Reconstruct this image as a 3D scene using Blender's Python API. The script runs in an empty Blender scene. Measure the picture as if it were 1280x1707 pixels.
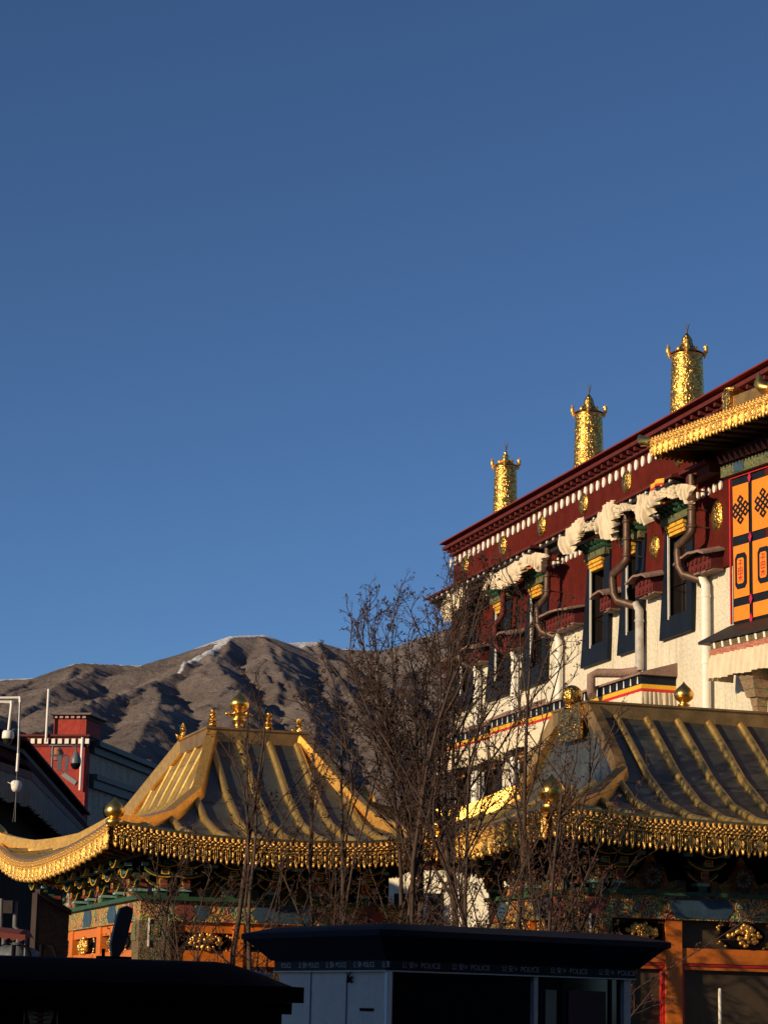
import bpy, math, random
import numpy as np
from mathutils import Vector, Matrix, noise as mnoise
R = math.radians
random.seed(7)
scene = bpy.context.scene
C = scene.collection

# ------------------------------------------------------------------ camera, sky, sun, exposure
FPX, EYE = 3850.0, 1.6                       # focal length for a 1707 px high picture
PITCH, ROLL = R(12.33), R(1.28)
cF = Vector((0, math.cos(PITCH), math.sin(PITCH)))
cR0 = Vector((1, 0, 0)); cU0 = Vector((0, -math.sin(PITCH), math.cos(PITCH)))
cR = cR0*math.cos(ROLL) + cU0*math.sin(ROLL)
cU = cU0*math.cos(ROLL) - cR0*math.sin(ROLL)
cam = bpy.data.cameras.new('camera'); camo = bpy.data.objects.new('camera', cam); C.objects.link(camo)
cam.sensor_fit = 'VERTICAL'; cam.sensor_height = 36; cam.sensor_width = 27
cam.lens = FPX/1707*36; cam.clip_end = 40000; cam.clip_start = .1
m = Matrix((cR, cU, -cF)).transposed().to_4x4(); m.translation = (0, 0, EYE)
camo.matrix_world = m
scene.camera = camo

SUN_EL, SUN_TH = R(14.5), R(36)              # elevation; angle behind due left
sdir = Vector((-math.cos(SUN_TH)*math.cos(SUN_EL), -math.sin(SUN_TH)*math.cos(SUN_EL), math.sin(SUN_EL)))
W = bpy.data.worlds.new('World'); scene.world = W; W.use_nodes = True
nt = W.node_tree; nt.nodes.clear()
sky = nt.nodes.new('ShaderNodeTexSky'); sky.sky_type = 'NISHITA'; sky.sun_disc = False
sky.sun_elevation = SUN_EL; sky.sun_rotation = math.atan2(sdir.x, sdir.y)
sky.altitude = 3700; sky.air_density = 1.0; sky.dust_density = 0.0; sky.ozone_density = 4.5
bg = nt.nodes.new('ShaderNodeBackground'); bg.inputs['Strength'].default_value = .095
out = nt.nodes.new('ShaderNodeOutputWorld')
nt.links.new(sky.outputs[0], bg.inputs[0]); nt.links.new(bg.outputs[0], out.inputs[0])
sl = bpy.data.lights.new('sun', 'SUN'); sl.energy = 5.0; sl.angle = R(.5); sl.color = (1, .77, .48)
so = bpy.data.objects.new('sun', sl); C.objects.link(so)
so.rotation_euler = sdir.to_track_quat('Z', 'Y').to_euler()
scene.view_settings.view_transform = 'Standard'; scene.view_settings.look = 'None'
scene.view_settings.exposure = 0.0; scene.view_settings.gamma = 1
scene.cycles.max_bounces = 5

# ------------------------------------------------------------------ frames
YAW = R(17.45)                               # the precinct's street grid
def fw(p, yaw=YAW):                          # frame -> world
    c, s = math.cos(yaw), math.sin(yaw)
    return Vector((p[0]*c - p[1]*s, p[0]*s + p[1]*c, p[2]))
def wf(p, yaw=YAW): return fw(p, -yaw)
def px(u, v, ax, val, yaw=YAW):              # where the view through a pixel meets a real plane of that frame
    d = wf(cF*FPX + cR*(u-640) - cU*(v-853.5), yaw); c = wf(Vector((0, 0, EYE)), yaw)
    t = (val - c[ax])/d[ax]
    return c + d*t

# ------------------------------------------------------------------ materials
def nodes(name):
    mt = bpy.data.materials.new(name); mt.use_nodes = True
    n = mt.node_tree; b = n.nodes['Principled BSDF']
    return mt, n, b
def N(n, t, **kw):
    x = n.nodes.new(t)
    for k, v in kw.items():
        if k in x.inputs: x.inputs[k].default_value = v
        else: setattr(x, k, v)
    return x
def ramp(n, fac, stops, interp='LINEAR'):
    r = n.nodes.new('ShaderNodeValToRGB'); r.color_ramp.interpolation = interp
    e = r.color_ramp.elements
    while len(e) < len(stops): e.new(.5)
    for i, (p, c) in enumerate(stops):
        e[i].position = p; e[i].color = (*c, 1)
    n.links.new(fac, r.inputs[0]); return r
def mat(name, col, rough=.7, metal=0, var=.25, vscale=1.5, bump=.3, bscale=12, bdist=.02, streak=0, spec=.5, fine=0):
    mt, n, b = nodes(name)
    tc = N(n, 'ShaderNodeTexCoord')
    nz = N(n, 'ShaderNodeTexNoise', Scale=vscale, Detail=8.0, Roughness=.65)
    src = tc.outputs['Object']
    if streak:
        mp = N(n, 'ShaderNodeMapping'); mp.inputs['Scale'].default_value = (1, 1, streak)
        n.links.new(src, mp.inputs[0]); n.links.new(mp.outputs[0], nz.inputs['Vector'])
    else: n.links.new(src, nz.inputs['Vector'])
    lo = tuple(max(0, c*(1-var)) for c in col); hi = tuple(min(1, c*(1+var*.8)) for c in col)
    r = ramp(n, nz.outputs[0], [(.3, lo), (.7, hi)])
    colout = r.outputs[0]
    if fine:
        n2 = N(n, 'ShaderNodeTexNoise', Scale=bscale*1.5, Detail=4.0); n.links.new(src, n2.inputs['Vector'])
        r2 = ramp(n, n2.outputs[0], [(.35, (1-fine,)*3), (.6, (1, 1, 1))])
        mx = N(n, 'ShaderNodeMix', data_type='RGBA', blend_type='MULTIPLY'); mx.inputs[0].default_value = 1
        n.links.new(colout, mx.inputs[6]); n.links.new(r2.outputs[0], mx.inputs[7]); colout = mx.outputs[2]
    n.links.new(colout, b.inputs['Base Color'])
    b.inputs['Roughness'].default_value = rough; b.inputs['Metallic'].default_value = metal
    b.inputs['Specular IOR Level'].default_value = spec
    if bump:
        nb = N(n, 'ShaderNodeTexNoise', Scale=bscale, Detail=6.0, Roughness=.6); n.links.new(src, nb.inputs['Vector'])
        bp = N(n, 'ShaderNodeBump', Strength=bump, Distance=bdist)
        n.links.new(nb.outputs[0], bp.inputs['Height']); n.links.new(bp.outputs[0], b.inputs['Normal'])
    return mt
def mat_emboss(name, col, rough=.3, scale=14, dist=.05, dark=.35):
    # beaten gilt sheet with raised scrollwork; recesses coloured darker, standing in for crevice shade
    mt, n, b = nodes(name)
    tc = N(n, 'ShaderNodeTexCoord')
    nz = N(n, 'ShaderNodeTexNoise', Scale=scale*.5, Detail=2.0)
    n.links.new(tc.outputs['Object'], nz.inputs['Vector'])
    mx = N(n, 'ShaderNodeVectorMath', operation='ADD')
    sc = N(n, 'ShaderNodeVectorMath', operation='SCALE'); sc.inputs['Scale'].default_value = .25
    n.links.new(nz.outputs['Color'], sc.inputs[0])
    n.links.new(tc.outputs['Object'], mx.inputs[0]); n.links.new(sc.outputs[0], mx.inputs[1])
    vo = N(n, 'ShaderNodeTexVoronoi', Scale=scale, feature='SMOOTH_F1'); n.links.new(mx.outputs[0], vo.inputs['Vector'])
    r = ramp(n, vo.outputs['Distance'], [(.25, col), (.6, tuple(c*dark for c in col))])
    n.links.new(r.outputs[0], b.inputs['Base Color'])
    bp = N(n, 'ShaderNodeBump', Strength=.9, Distance=dist, invert=True)
    n.links.new(vo.outputs['Distance'], bp.inputs['Height']); n.links.new(bp.outputs[0], b.inputs['Normal'])
    b.inputs['Metallic'].default_value = 1; b.inputs['Roughness'].default_value = rough
    return mt
def mat_paint(name, cols, scale=6, line=(.6, .42, .12), rough=.55, warp=.3):
    # painted scrollwork: warped cells and rings in a small palette with fine gold outlines
    mt, n, b = nodes(name)
    tc = N(n, 'ShaderNodeTexCoord')
    nz = N(n, 'ShaderNodeTexNoise', Scale=scale*.6, Detail=2.0); n.links.new(tc.outputs['Object'], nz.inputs['Vector'])
    sc = N(n, 'ShaderNodeVectorMath', operation='SCALE'); sc.inputs['Scale'].default_value = warp
    n.links.new(nz.outputs['Color'], sc.inputs[0])
    ad = N(n, 'ShaderNodeVectorMath', operation='ADD')
    n.links.new(tc.outputs['Object'], ad.inputs[0]); n.links.new(sc.outputs[0], ad.inputs[1])
    vo = N(n, 'ShaderNodeTexVoronoi', Scale=scale); n.links.new(ad.outputs[0], vo.inputs['Vector'])
    sep = N(n, 'ShaderNodeSeparateColor'); n.links.new(vo.outputs['Color'], sep.inputs[0])
    k = len(cols)
    r = ramp(n, sep.outputs[0], [(i/k, c) for i, c in enumerate(cols)], 'CONSTANT')
    mu = N(n, 'ShaderNodeMath', operation='MULTIPLY'); mu.inputs[1].default_value = 22
    n.links.new(vo.outputs['Distance'], mu.inputs[0])
    sn = N(n, 'ShaderNodeMath', operation='SINE'); n.links.new(mu.outputs[0], sn.inputs[0])
    gt = N(n, 'ShaderNodeMath', operation='GREATER_THAN'); gt.inputs[1].default_value = .62
    n.links.new(sn.outputs[0], gt.inputs[0])
    mx = N(n, 'ShaderNodeMix', data_type='RGBA'); n.links.new(gt.outputs[0], mx.inputs[0])
    n.links.new(r.outputs[0], mx.inputs[6]); mx.inputs[7].default_value = (*line, 1)
    n.links.new(mx.outputs[2], b.inputs['Base Color']); b.inputs['Roughness'].default_value = rough
    bp = N(n, 'ShaderNodeBump', Strength=.5, Distance=.02); n.links.new(sn.outputs[0], bp.inputs['Height'])
    n.links.new(bp.outputs[0], b.inputs['Normal'])
    return mt
M = {}
M['gold'] = mat('gilt_copper', (.95, .54, .13), .30, 1, .18, 4, .25, 10, .02)
M['gold_relief'] = mat('gilt_ornament', (.85, .46, .11), .36, .75, .3, 9, .4, 40, .012)
M['gold_old'] = mat('gilt_relief', (.95, .54, .13), .33, 1, .35, 9, .5, 40, .012)
M['gold_emboss'] = mat_emboss('gilt_embossed', (.95, .56, .14), .36, 13, .045, .36)
M['gold_emboss_fine'] = mat_emboss('gilt_embossed_fine', (.95, .55, .13), .34, 16, .03, .3)
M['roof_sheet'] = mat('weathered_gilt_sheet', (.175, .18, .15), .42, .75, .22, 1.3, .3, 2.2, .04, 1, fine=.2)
M['roof_rib'] = mat('weathered_gilt_rib', (.78, .53, .17), .38, .8, .22, 3, .22, 6, .03, fine=.1)
M['roof_sunlit'] = mat('sunlit_end_sheet', (.62, .45, .15), .42, .8, .35, 1.3, .5, 2.5, .05, 1, fine=.2)  # brighter, yellower copy of the roof sheet: sunlight painted into the left end
M['ridge'] = mat('tarnished_gilt', (.42, .25, .09), .48, .8, .35, 2.5, .3, 8, .03)
M['maroon'] = mat('maroon_penbey', (.135, .018, .013), .95, 0, .3, 2.0, .9, 45, .05, spec=.1, fine=.35)
M['maroon_paint'] = mat('maroon_painted_wood', (.105, .016, .014), .75, 0, .3, 2, .3, 10, .02, spec=.3)
M['roof_red'] = mat('red_roof_slab', (.19, .028, .028), .8, 0, .25, 1.2, .4, 8, .03, spec=.3)
M['white_wall'] = mat('limewash_wall', (.74, .68, .54), .9, 0, .12, .8, .9, 7, .09, .5, spec=.2, fine=.16)
def drips(mt):
    n = mt.node_tree; b = n.nodes['Principled BSDF']; src = b.inputs['Base Color'].links[0].from_socket
    tc = N(n, 'ShaderNodeTexCoord'); mp = N(n, 'ShaderNodeMapping'); mp.inputs['Scale'].default_value = (2.2, 2.2, .16)
    nz = N(n, 'ShaderNodeTexNoise', Scale=1.6, Detail=7.0, Roughness=.7); n.links.new(tc.outputs['Object'], mp.inputs[0]); n.links.new(mp.outputs[0], nz.inputs['Vector'])
    r = ramp(n, nz.outputs[0], [(.30, (.60, .53, .45)), (.42, (.93, .91, .87)), (.52, (1, 1, 1))])
    mx = N(n, 'ShaderNodeMix', data_type='RGBA', blend_type='MULTIPLY'); mx.inputs[0].default_value = .8
    n.links.new(src, mx.inputs[6]); n.links.new(r.outputs[0], mx.inputs[7]); n.links.new(mx.outputs[2], b.inputs['Base Color'])
drips(M['white_wall'])
M['white'] = mat('white_paint', (.80, .76, .68), .7, 0, .1, 4, .2, 20)
M['cloth'] = mat('cream_cloth', (.68, .58, .43), .9, 0, .12, 3, .4, 30, .02, spec=.1)
M['navy'] = mat('blue_black_frame', (.006, .010, .019), .6, 0, .35, 3, .4, 14, .03, spec=.2)
M['dark_wood'] = mat('dark_wood', (.018, .012, .010), .6, 0, .3, 4, .3, 14)
M['black'] = mat('near_black', (.004, .004, .005), .9, 0, .2, 3, .1, spec=.1)
M['soffit'] = mat('soffit_wood', (.030, .016, .012), .8, 0, .4, 3, .3, 12)
M['stone'] = mat('ledge_slate', (.24, .15, .12), .85, 0, .3, 3, .8, 14, .05)
M['copper'] = mat('copper_pipe', (.105, .060, .040), .5, .4, .45, 3, .3, 10, .02)
M['grey_pipe'] = mat('weathered_pipe', (.45, .42, .38), .7, .1, .35, 3, .4, 10, .02)
M['orange'] = mat('orange_paint', (.66, .17, .012), .5, 0, .12, 1.5, .15, 9, .02, fine=.12)
M['orange_cloth'] = mat('orange_cloth', (.80, .225, .010), .8, 0, .08, 1.2, .25, 5, .04)
M['yellow'] = mat('yellow_paint', (.80, .42, .02), .6, 0, .15, 5, .2)
M['red'] = mat('red_paint', (.55, .02, .02), .55, 0, .2, 4, .2)
M['magenta'] = mat('crimson_cloth', (.45, .01, .06), .7, 0, .1, 4, .1)
M['green'] = mat('green_paint', (.022, .075, .038), .6, 0, .35, 4, .3, 16)
M['green_dark'] = mat('dark_green_paint', (.012, .06, .03), .6, 0, .35, 5, .3, 16)
M['teal'] = mat('blue_paint', (.03, .07, .12), .6, 0, .4, 4, .3, 16)
M['pale_teal'] = mat('pale_teal_paint', (.20, .36, .36), .6, 0, .2, 6, .2)
M['brick_red'] = mat('brick_red_paint', (.20, .05, .035), .6, 0, .3, 4, .3)
M['paint_floral'] = mat_paint('painted_floral', [(.05, .13, .07), (.40, .13, .02), (.05, .10, .12), (.30, .18, .04), (.13, .20, .09), (.25, .04, .03)], 6)
M['paint_green'] = mat_paint('painted_green', [(.04, .10, .05), (.02, .05, .06), (.12, .13, .04), (.05, .12, .07)], 9, (.28, .2, .06))
M['paint_orange'] = mat_paint('painted_orange', [(.55, .17, .02), (.35, .12, .03), (.10, .16, .08), (.60, .25, .04)], 7, (.12, .10, .05))
M['paint_dim'] = mat_paint('painted_dim', [(.10, .07, .03), (.06, .06, .03), (.05, .03, .02), (.14, .09, .04)], 12, (.30, .2, .07))
M['paint_yellow'] = mat_paint('painted_yellow', [(.80, .45, .02), (.75, .38, .02), (.55, .10, .02), (.80, .5, .05)], 9, (.85, .5, .05))
M['paint_brackets'] = mat_paint('painted_bracket', [(.35, .13, .10), (.10, .16, .08), (.40, .20, .16), (.15, .12, .06)], 16, (.35, .28, .12))
M['glass'] = mat('dark_glass', (.075, .055, .035), .5, 0, .3, 1, .05, 3, spec=.2)
M['booth_white'] = mat('booth_panel', (.56, .50, .44), .55, 0, .12, 1.2, .15, 5, .02, fine=.08)
M['booth_dark'] = mat('booth_navy', (.006, .009, .020), .75, 0, .2, 2, .1, spec=.15)
M['booth_band'] = mat('booth_band', (.006, .006, .010), .8, 0, .2, 2, .05)
M['booth_text'] = mat('lettering', (.30, .31, .33), .5, 0, .1, 5, 0)
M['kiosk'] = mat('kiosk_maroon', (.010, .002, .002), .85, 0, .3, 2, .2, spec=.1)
M['tower_red'] = mat('tower_red_wall', (.40, .05, .035), .95, 0, .3, 3, .9, 14, .06, fine=.3)
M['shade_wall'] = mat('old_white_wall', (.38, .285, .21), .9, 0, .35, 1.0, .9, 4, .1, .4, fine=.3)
M['plastic_white'] = mat('white_plastic', (.80, .78, .72), .45, 0, .05, 3, .05)
M['plastic_grey'] = mat('grey_plastic', (.10, .11, .13), .45, 0, .1, 3, .05)
M['terracotta'] = mat('terracotta', (.35, .14, .07), .8, 0, .2, 6, .3)
M['tarp'] = mat('grey_tarp', (.12, .14, .18), .5, 0, .3, 2, .4, 6, .05)
M['ground'] = mat('stone_paving', (.12, .11, .10), .85, 0, .3, .3, .5, 3, .05)
M['bark'] = mat('bark', (.060, .034, .024), .85, 0, .4, 6, .5, 30, .02, .3)
M['twig'] = mat('twig', (.050, .027, .019), .85, 0, .4, 5, .2, 30)
M['seed'] = mat('dry_seed_clusters', (.055, .026, .016), .8, 0, .45, 2.5, .2, 30)
M['leaf_red'] = mat('dry_reddish_leaves', (.12, .04, .02), .8, 0, .45, 2.5, .2, 30)
M['occluder'] = mat('occluder_wall', (.45, .42, .38), .9, 0, .2, 1, .4)
M['blocker_wall'] = mat('dark_blocker_wall', (.06, .05, .045), .9, 0, .2, 1, .4)
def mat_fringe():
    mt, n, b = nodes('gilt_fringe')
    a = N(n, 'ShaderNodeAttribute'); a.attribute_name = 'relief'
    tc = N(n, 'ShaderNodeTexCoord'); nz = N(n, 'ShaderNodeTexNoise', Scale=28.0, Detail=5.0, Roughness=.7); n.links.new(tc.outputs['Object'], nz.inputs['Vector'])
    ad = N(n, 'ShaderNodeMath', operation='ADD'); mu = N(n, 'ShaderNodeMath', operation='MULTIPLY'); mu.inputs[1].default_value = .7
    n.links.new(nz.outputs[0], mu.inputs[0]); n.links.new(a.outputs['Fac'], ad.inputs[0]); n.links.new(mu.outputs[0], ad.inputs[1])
    r = ramp(n, ad.outputs[0], [(.42, (.05, .022, .008)), (.68, (.42, .20, .045)), (1.0, (.92, .54, .14))])  # crevice shade painted into the gilt: low relief goes dark
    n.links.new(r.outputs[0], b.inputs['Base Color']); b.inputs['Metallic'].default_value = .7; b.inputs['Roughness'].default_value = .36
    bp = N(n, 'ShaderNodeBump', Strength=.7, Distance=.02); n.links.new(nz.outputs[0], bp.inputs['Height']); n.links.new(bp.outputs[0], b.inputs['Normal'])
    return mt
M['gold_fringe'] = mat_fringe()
M['pole'] = mat('galvanised_pole', (.55, .53, .50), .5, .3, .15, 3, .1)

# ------------------------------------------------------------------ mesh builder
class MB:
    def __init__(s): s.v = []; s.f = []; s.sm = []; s.h = []
    def add(s, vs, fs, smooth=False):
        o = len(s.v); s.v += [tuple(p) for p in vs]
        s.f += [tuple(i+o for i in f) for f in fs]; s.sm += [smooth]*len(fs); return s
    def box(s, x0, x1, y0, y1, z0, z1):
        if x0 > x1: x0, x1 = x1, x0
        if y0 > y1: y0, y1 = y1, y0
        if z0 > z1: z0, z1 = z1, z0
        v = [(x0,y0,z0),(x1,y0,z0),(x1,y1,z0),(x0,y1,z0),(x0,y0,z1),(x1,y0,z1),(x1,y1,z1),(x0,y1,z1)]
        return s.add(v, [(3,2,1,0),(4,5,6,7),(0,1,5,4),(1,2,6,5),(2,3,7,6),(3,0,4,7)])
    def hexa(s, v): return s.add(v, [(3,2,1,0),(4,5,6,7),(0,1,5,4),(1,2,6,5),(2,3,7,6),(3,0,4,7)])
    def obox(s, c, ax, ay, az):            # centre and three half-axis vectors
        c = Vector(c); ax = Vector(ax); ay = Vector(ay); az = Vector(az)
        v = [c-ax-ay-az, c+ax-ay-az, c+ax+ay-az, c-ax+ay-az, c-ax-ay+az, c+ax-ay+az, c+ax+ay+az, c-ax+ay+az]
        return s.hexa(v)
    def tube(s, pts, rad, n=8, cap=True, smooth=True):
        pts = [Vector(p) for p in pts]; k = len(pts)
        if not hasattr(rad, '__len__'): rad = [rad]*k
        vs = []; up = None
        for i in range(k):
            t = (pts[min(i+1, k-1)] - pts[max(i-1, 0)])
            if t.length < 1e-9: t = Vector((0, 0, 1))
            t.normalize()
            if up is None:
                up = Vector((0, 0, 1)) if abs(t.z) < .9 else Vector((1, 0, 0))
            sd = t.cross(up).normalized(); up = sd.cross(t).normalized()
            for j in range(n):
                a = 2*math.pi*j/n
                vs.append(pts[i] + (sd*math.cos(a) + up*math.sin(a))*rad[i])
        fs = [(i*n+j, i*n+(j+1)%n, (i+1)*n+(j+1)%n, (i+1)*n+j) for i in range(k-1) for j in range(n)]
        s.add(vs, fs, smooth)
        if cap:
            s.add(vs[:n], [tuple(range(n-1, -1, -1))]); s.add(vs[-n:], [tuple(range(n))])
        return s
    def lathe(s, prof, c=(0, 0, 0), n=16, axis=Vector((0, 0, 1)), smooth=True):   # prof: (radius, height)
        axis = Vector(axis).normalized(); c = Vector(c)
        u = axis.cross(Vector((0, 1, 0)) if abs(axis.y) < .9 else Vector((1, 0, 0))).normalized(); w = axis.cross(u)
        vs = []
        for r, h in prof:
            for j in range(n):
                a = 2*math.pi*j/n
                vs.append(c + axis*h + (u*math.cos(a) + w*math.sin(a))*max(r, 1e-4))
        k = len(prof)
        fs = [(i*n+j, i*n+(j+1)%n, (i+1)*n+(j+1)%n, (i+1)*n+j) for i in range(k-1) for j in range(n)]
        return s.add(vs, fs, smooth)
    def grid(s, fn, nu, nv, smooth=True, thick=None):
        vs = [fn(i/nu, j/nv) for i in range(nu+1) for j in range(nv+1)]
        q = nv+1
        fs = [(i*q+j, (i+1)*q+j, (i+1)*q+j+1, i*q+j+1) for i in range(nu) for j in range(nv)]
        return s.add(vs, fs, smooth)
    def prism(s, poly, d):                 # poly: 3D points in a plane, d: extrusion vector
        k = len(poly); poly = [Vector(p) for p in poly]; d = Vector(d)
        vs = poly + [p + d for p in poly]
        fs = [tuple(range(k-1, -1, -1)), tuple(range(k, 2*k))] + [(i, (i+1) % k, (i+1) % k + k, i+k) for i in range(k)]
        return s.add(vs, fs)
    def sphere(s, c, r, n=10, sz=1):
        pr = [(r*math.sin(math.pi*i/n), -r*sz*math.cos(math.pi*i/n)) for i in range(n+1)]
        return s.lathe(pr, c, max(8, n))

ORIG = {}
def thing(name, label, cat, base, yaw=YAW, group=None):
    o = bpy.data.objects.new(name, None); C.objects.link(o); o.empty_display_size = .3
    o.location = fw(base, yaw); o.rotation_euler = (0, 0, yaw)
    o['label'] = label; o['category'] = cat
    if group: o['group'] = group
    ORIG[o.name] = Vector(base); return o
def tag(o, label=None, cat=None, group=None, kind=None):
    for k, v in (('label', label), ('category', cat), ('group', group), ('kind', kind)):
        if v: o[k] = v
    return o
def mesh(name, mb, material, base=(0, 0, 0), fix=True):
    me = bpy.data.meshes.new(name)
    b = Vector(base)
    me.from_pydata([(p[0]-b.x, p[1]-b.y, p[2]-b.z) for p in mb.v], [], mb.f)
    me.polygons.foreach_set('use_smooth', mb.sm)
    if mb.h:
        at_ = me.attributes.new('relief', 'FLOAT', 'POINT'); at_.data.foreach_set('value', mb.h+[.2]*(len(mb.v)-len(mb.h)))
    for x in (material if isinstance(material, (list, tuple)) else [material]): me.materials.append(M[x] if isinstance(x, str) else x)
    me.update()
    return me
def part(name, mb, material, parent):
    """one mesh object under its thing; mb is in the thing's frame coordinates"""
    root = parent
    while root.parent: root = root.parent
    o = bpy.data.objects.new(name, mesh(name, mb, material, ORIG[root.name])); C.objects.link(o)
    o.parent = parent
    return o
def solo(name, mb, material, base, label=None, cat=None, yaw=YAW, group=None, kind=None):
    o = bpy.data.objects.new(name, mesh(name, mb, material, base)); C.objects.link(o)
    o.location = fw(base, yaw); o.rotation_euler = (0, 0, yaw)
    return tag(o, label, cat, group, kind)
def copy_tree(o, parent=None):
    c = o.copy(); C.objects.link(c); c.parent = parent
    for ch in list(o.children): copy_tree(ch, c)
    return c
def lerp(a, b, t): return a + (b-a)*t
def interp(x, xs, ys):
    return float(np.interp(x, xs, ys))

# ------------------------------------------------------------------ ground and mountains
g = MB(); g.add([(-9000, -3000, 0), (9000, -3000, 0), (9000, 1400, 0), (-9000, 1400, 0)], [(0, 1, 2, 3)])
solo('ground', g, 'ground', (0, 0, 0), yaw=0, kind='structure')

def build_mountain():
    def P(u, v, D):
        d = cF*FPX + cR*(u-640) - cU*(v-853.5); h = math.hypot(d.x, d.y)
        p = Vector((0, 0, EYE)) + d*(D/h); return (p.x, p.y, p.z)
    ridges = [
        [(-200,1190,6200),(-60,1150,6100),(0,1131,6000),(60,1128,6000),(130,1104,6000),(200,1107,6050),(260,1107,6000),(300,1096,6000),(345,1079,5950),(385,1059,5900),(440,1057,6000),(478,1070,6100),(530,1068,6200),(570,1079,6200),(640,1084,6200),(700,1062,6100),(740,1049,6100),(820,1045,6100),(1000,1100,6200),(1300,1200,6200)],
        [(385,1059,5900),(345,1092,5550),(300,1118,5250),(250,1143,4950),(205,1160,4600),(160,1175,4200),(100,1204,3700),(20,1236,3100),(-80,1290,2500)],
        [(250,1143,4950),(268,1158,4500),(262,1185,4050),(235,1222,3500),(205,1280,2900)],
        [(345,1092,5550),(372,1125,5000),(400,1158,4500),(390,1205,3900),(360,1260,3200),(340,1330,2700)],
        [(440,1057,6000),(455,1105,5400),(490,1150,4800),(520,1200,4200),(530,1260,3500),(500,1330,2900)],
        [(530,1068,6200),(545,1110,5700),(575,1150,5200),(610,1200,4500),(640,1260,3700),(660,1330,3000)],
        [(640,1084,6200),(655,1130,5500),(690,1190,4700),(730,1260,3900),(760,1330,3200)],
        [(740,1049,6100),(760,1120,5400),(800,1200,4600),(850,1300,3800)],
        [(130,1104,6000),(110,1135,5500),(70,1165,5000),(20,1190,4500),(-50,1230,3900)],
        [(60,1128,6000),(30,1150,5600),(-30,1180,5200)],
    ]
    naz, nd = 620, 460
    az = np.linspace(R(-17), R(17), naz); dd = np.linspace(1500, 7600, nd)
    A, D = np.meshgrid(az, dd, indexing='ij')
    X = np.sin(A)*D; Y = np.cos(A)*D
    def vnoise(x, y, seed):
        xi = np.floor(x).astype(np.int64); yi = np.floor(y).astype(np.int64); fx = x-xi; fy = y-yi
        fx = fx*fx*(3-2*fx); fy = fy*fy*(3-2*fy)
        def h(a, b):
            n = (a*374761393 + b*668265263 + seed*974711) & 0x7fffffff
            n = ((n ^ (n >> 13))*1274126177) & 0x7fffffff
            return ((n ^ (n >> 16)) & 0xffff)/65535.0
        return (h(xi, yi)*(1-fx)+h(xi+1, yi)*fx)*(1-fy) + (h(xi, yi+1)*(1-fx)+h(xi+1, yi+1)*fx)*fy
    def fbm(x, y, s, o=5, ridged=True):
        t = 0; a = 1; tot = 0
        for i in range(o):
            n = vnoise(x*s, y*s, i*17+3)
            if ridged: n = 1-np.abs(2*n-1)
            t = t + n*a; tot += a; a *= .56; s *= 2.07
        return t/tot
    wx = X + 260*(fbm(X, Y, 1/700., 4, False)-.5); wy = Y + 260*(fbm(X+5000, Y, 1/700., 4, False)-.5)
    Z = np.full(X.shape, 0.0); crest = np.full(X.shape, 1e9)
    for k, rd in enumerate(ridges):
        pts = [P(*p) for p in rd]
        for a, b in zip(pts[:-1], pts[1:]):
            ax, ay, azz = a; bx, by, bz = b
            L2 = (bx-ax)**2+(by-ay)**2
            # crests stay put; flanks are warped so they break up into gullies
            for (qx, qy, off) in ((X, Y, 0), (wx, wy, 12)):
                t = np.clip(((qx-ax)*(bx-ax)+(qy-ay)*(by-ay))/L2, 0, 1)
                dx = qx-(ax+t*(bx-ax)); dy = qy-(ay+t*(by-ay)); ds = np.hypot(dx, dy)
                z = azz+t*(bz-azz) - (.43 if k in (0, 8, 9) else .52)*ds*np.where(ds < 900, 1, 1) - off
                Z = np.maximum(Z, z)
                if k == 0 and off == 0: crest = np.minimum(crest, ds)
    rn = fbm(X, Y, 1/420., 6)
    fade = np.clip(crest/900., .03, 1)
    Z = Z + (rn-.62)*38*fade + (fbm(X+900, Y, 1/130., 6)-.5)*30*np.clip(crest/400, .10, 1)
    Z = np.maximum(Z, 0) * np.clip((D-1500)/500, 0, 1) - 2
    snow = np.clip(1-crest/ (14+60*fbm(X, Y, 1/300., 4, False)*(1+.8*np.exp(-((A-np.arctan(-.075))/.02)**2)+1.6*np.exp(-((A-np.arctan(-.036))/.010)**2))), 0, 1)
    arete = np.full(X.shape, 1e9); pts = [P(*p) for p in ridges[1][:4]]
    for a, b in zip(pts[:-1], pts[1:]):
        ax, ay, _ = a; bx, by, _ = b; L2 = (bx-ax)**2+(by-ay)**2
        tt = np.clip(((X-ax)*(bx-ax)+(Y-ay)*(by-ay))/L2, 0, 1); arete = np.minimum(arete, np.hypot(X-(ax+tt*(bx-ax)), Y-(ay+tt*(by-ay))))
    snow = snow*np.clip(.75+.5*(fbm(X+3000, Y, 1/250., 3, False)-.4)*3, 0, 1)
    snow = np.maximum(snow, np.clip(1.05-arete/(6+34*fbm(X, Y+700, 1/90., 4, False)), 0, 1)*np.clip((np.hypot(X, Y)-4900)/500, 0, 1))
    # snow lingers on the flank just left of the summit and on the arete below it
    t = np.exp(-((A-math.atan((335-640)/3900))/.011)**2)*np.exp(-(crest/420.)**2)
    snow = np.clip(snow*1.1 + t*.75*(fbm(X, Y, 1/90., 5, False) > .52), 0, 1)
    v = np.stack([X, Y, Z], -1).reshape(-1, 3)
    me = bpy.data.meshes.new('mountain')
    i, j = np.meshgrid(np.arange(naz-1), np.arange(nd-1), indexing='ij')
    q = (i*nd+j).ravel(); fs = np.stack([q, q+nd, q+nd+1, q+1], -1)
    fs = fs[:, ::-1]
    me.vertices.add(len(v)); me.vertices.foreach_set('co', v.ravel())
    me.loops.add(fs.size); me.loops.foreach_set('vertex_index', fs.ravel().astype(np.int32))
    me.polygons.add(len(fs)); me.polygons.foreach_set('loop_start', np.arange(0, fs.size, 4, dtype=np.int32))
    me.polygons.foreach_set('use_smooth', np.ones(len(fs), dtype=bool))
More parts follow.
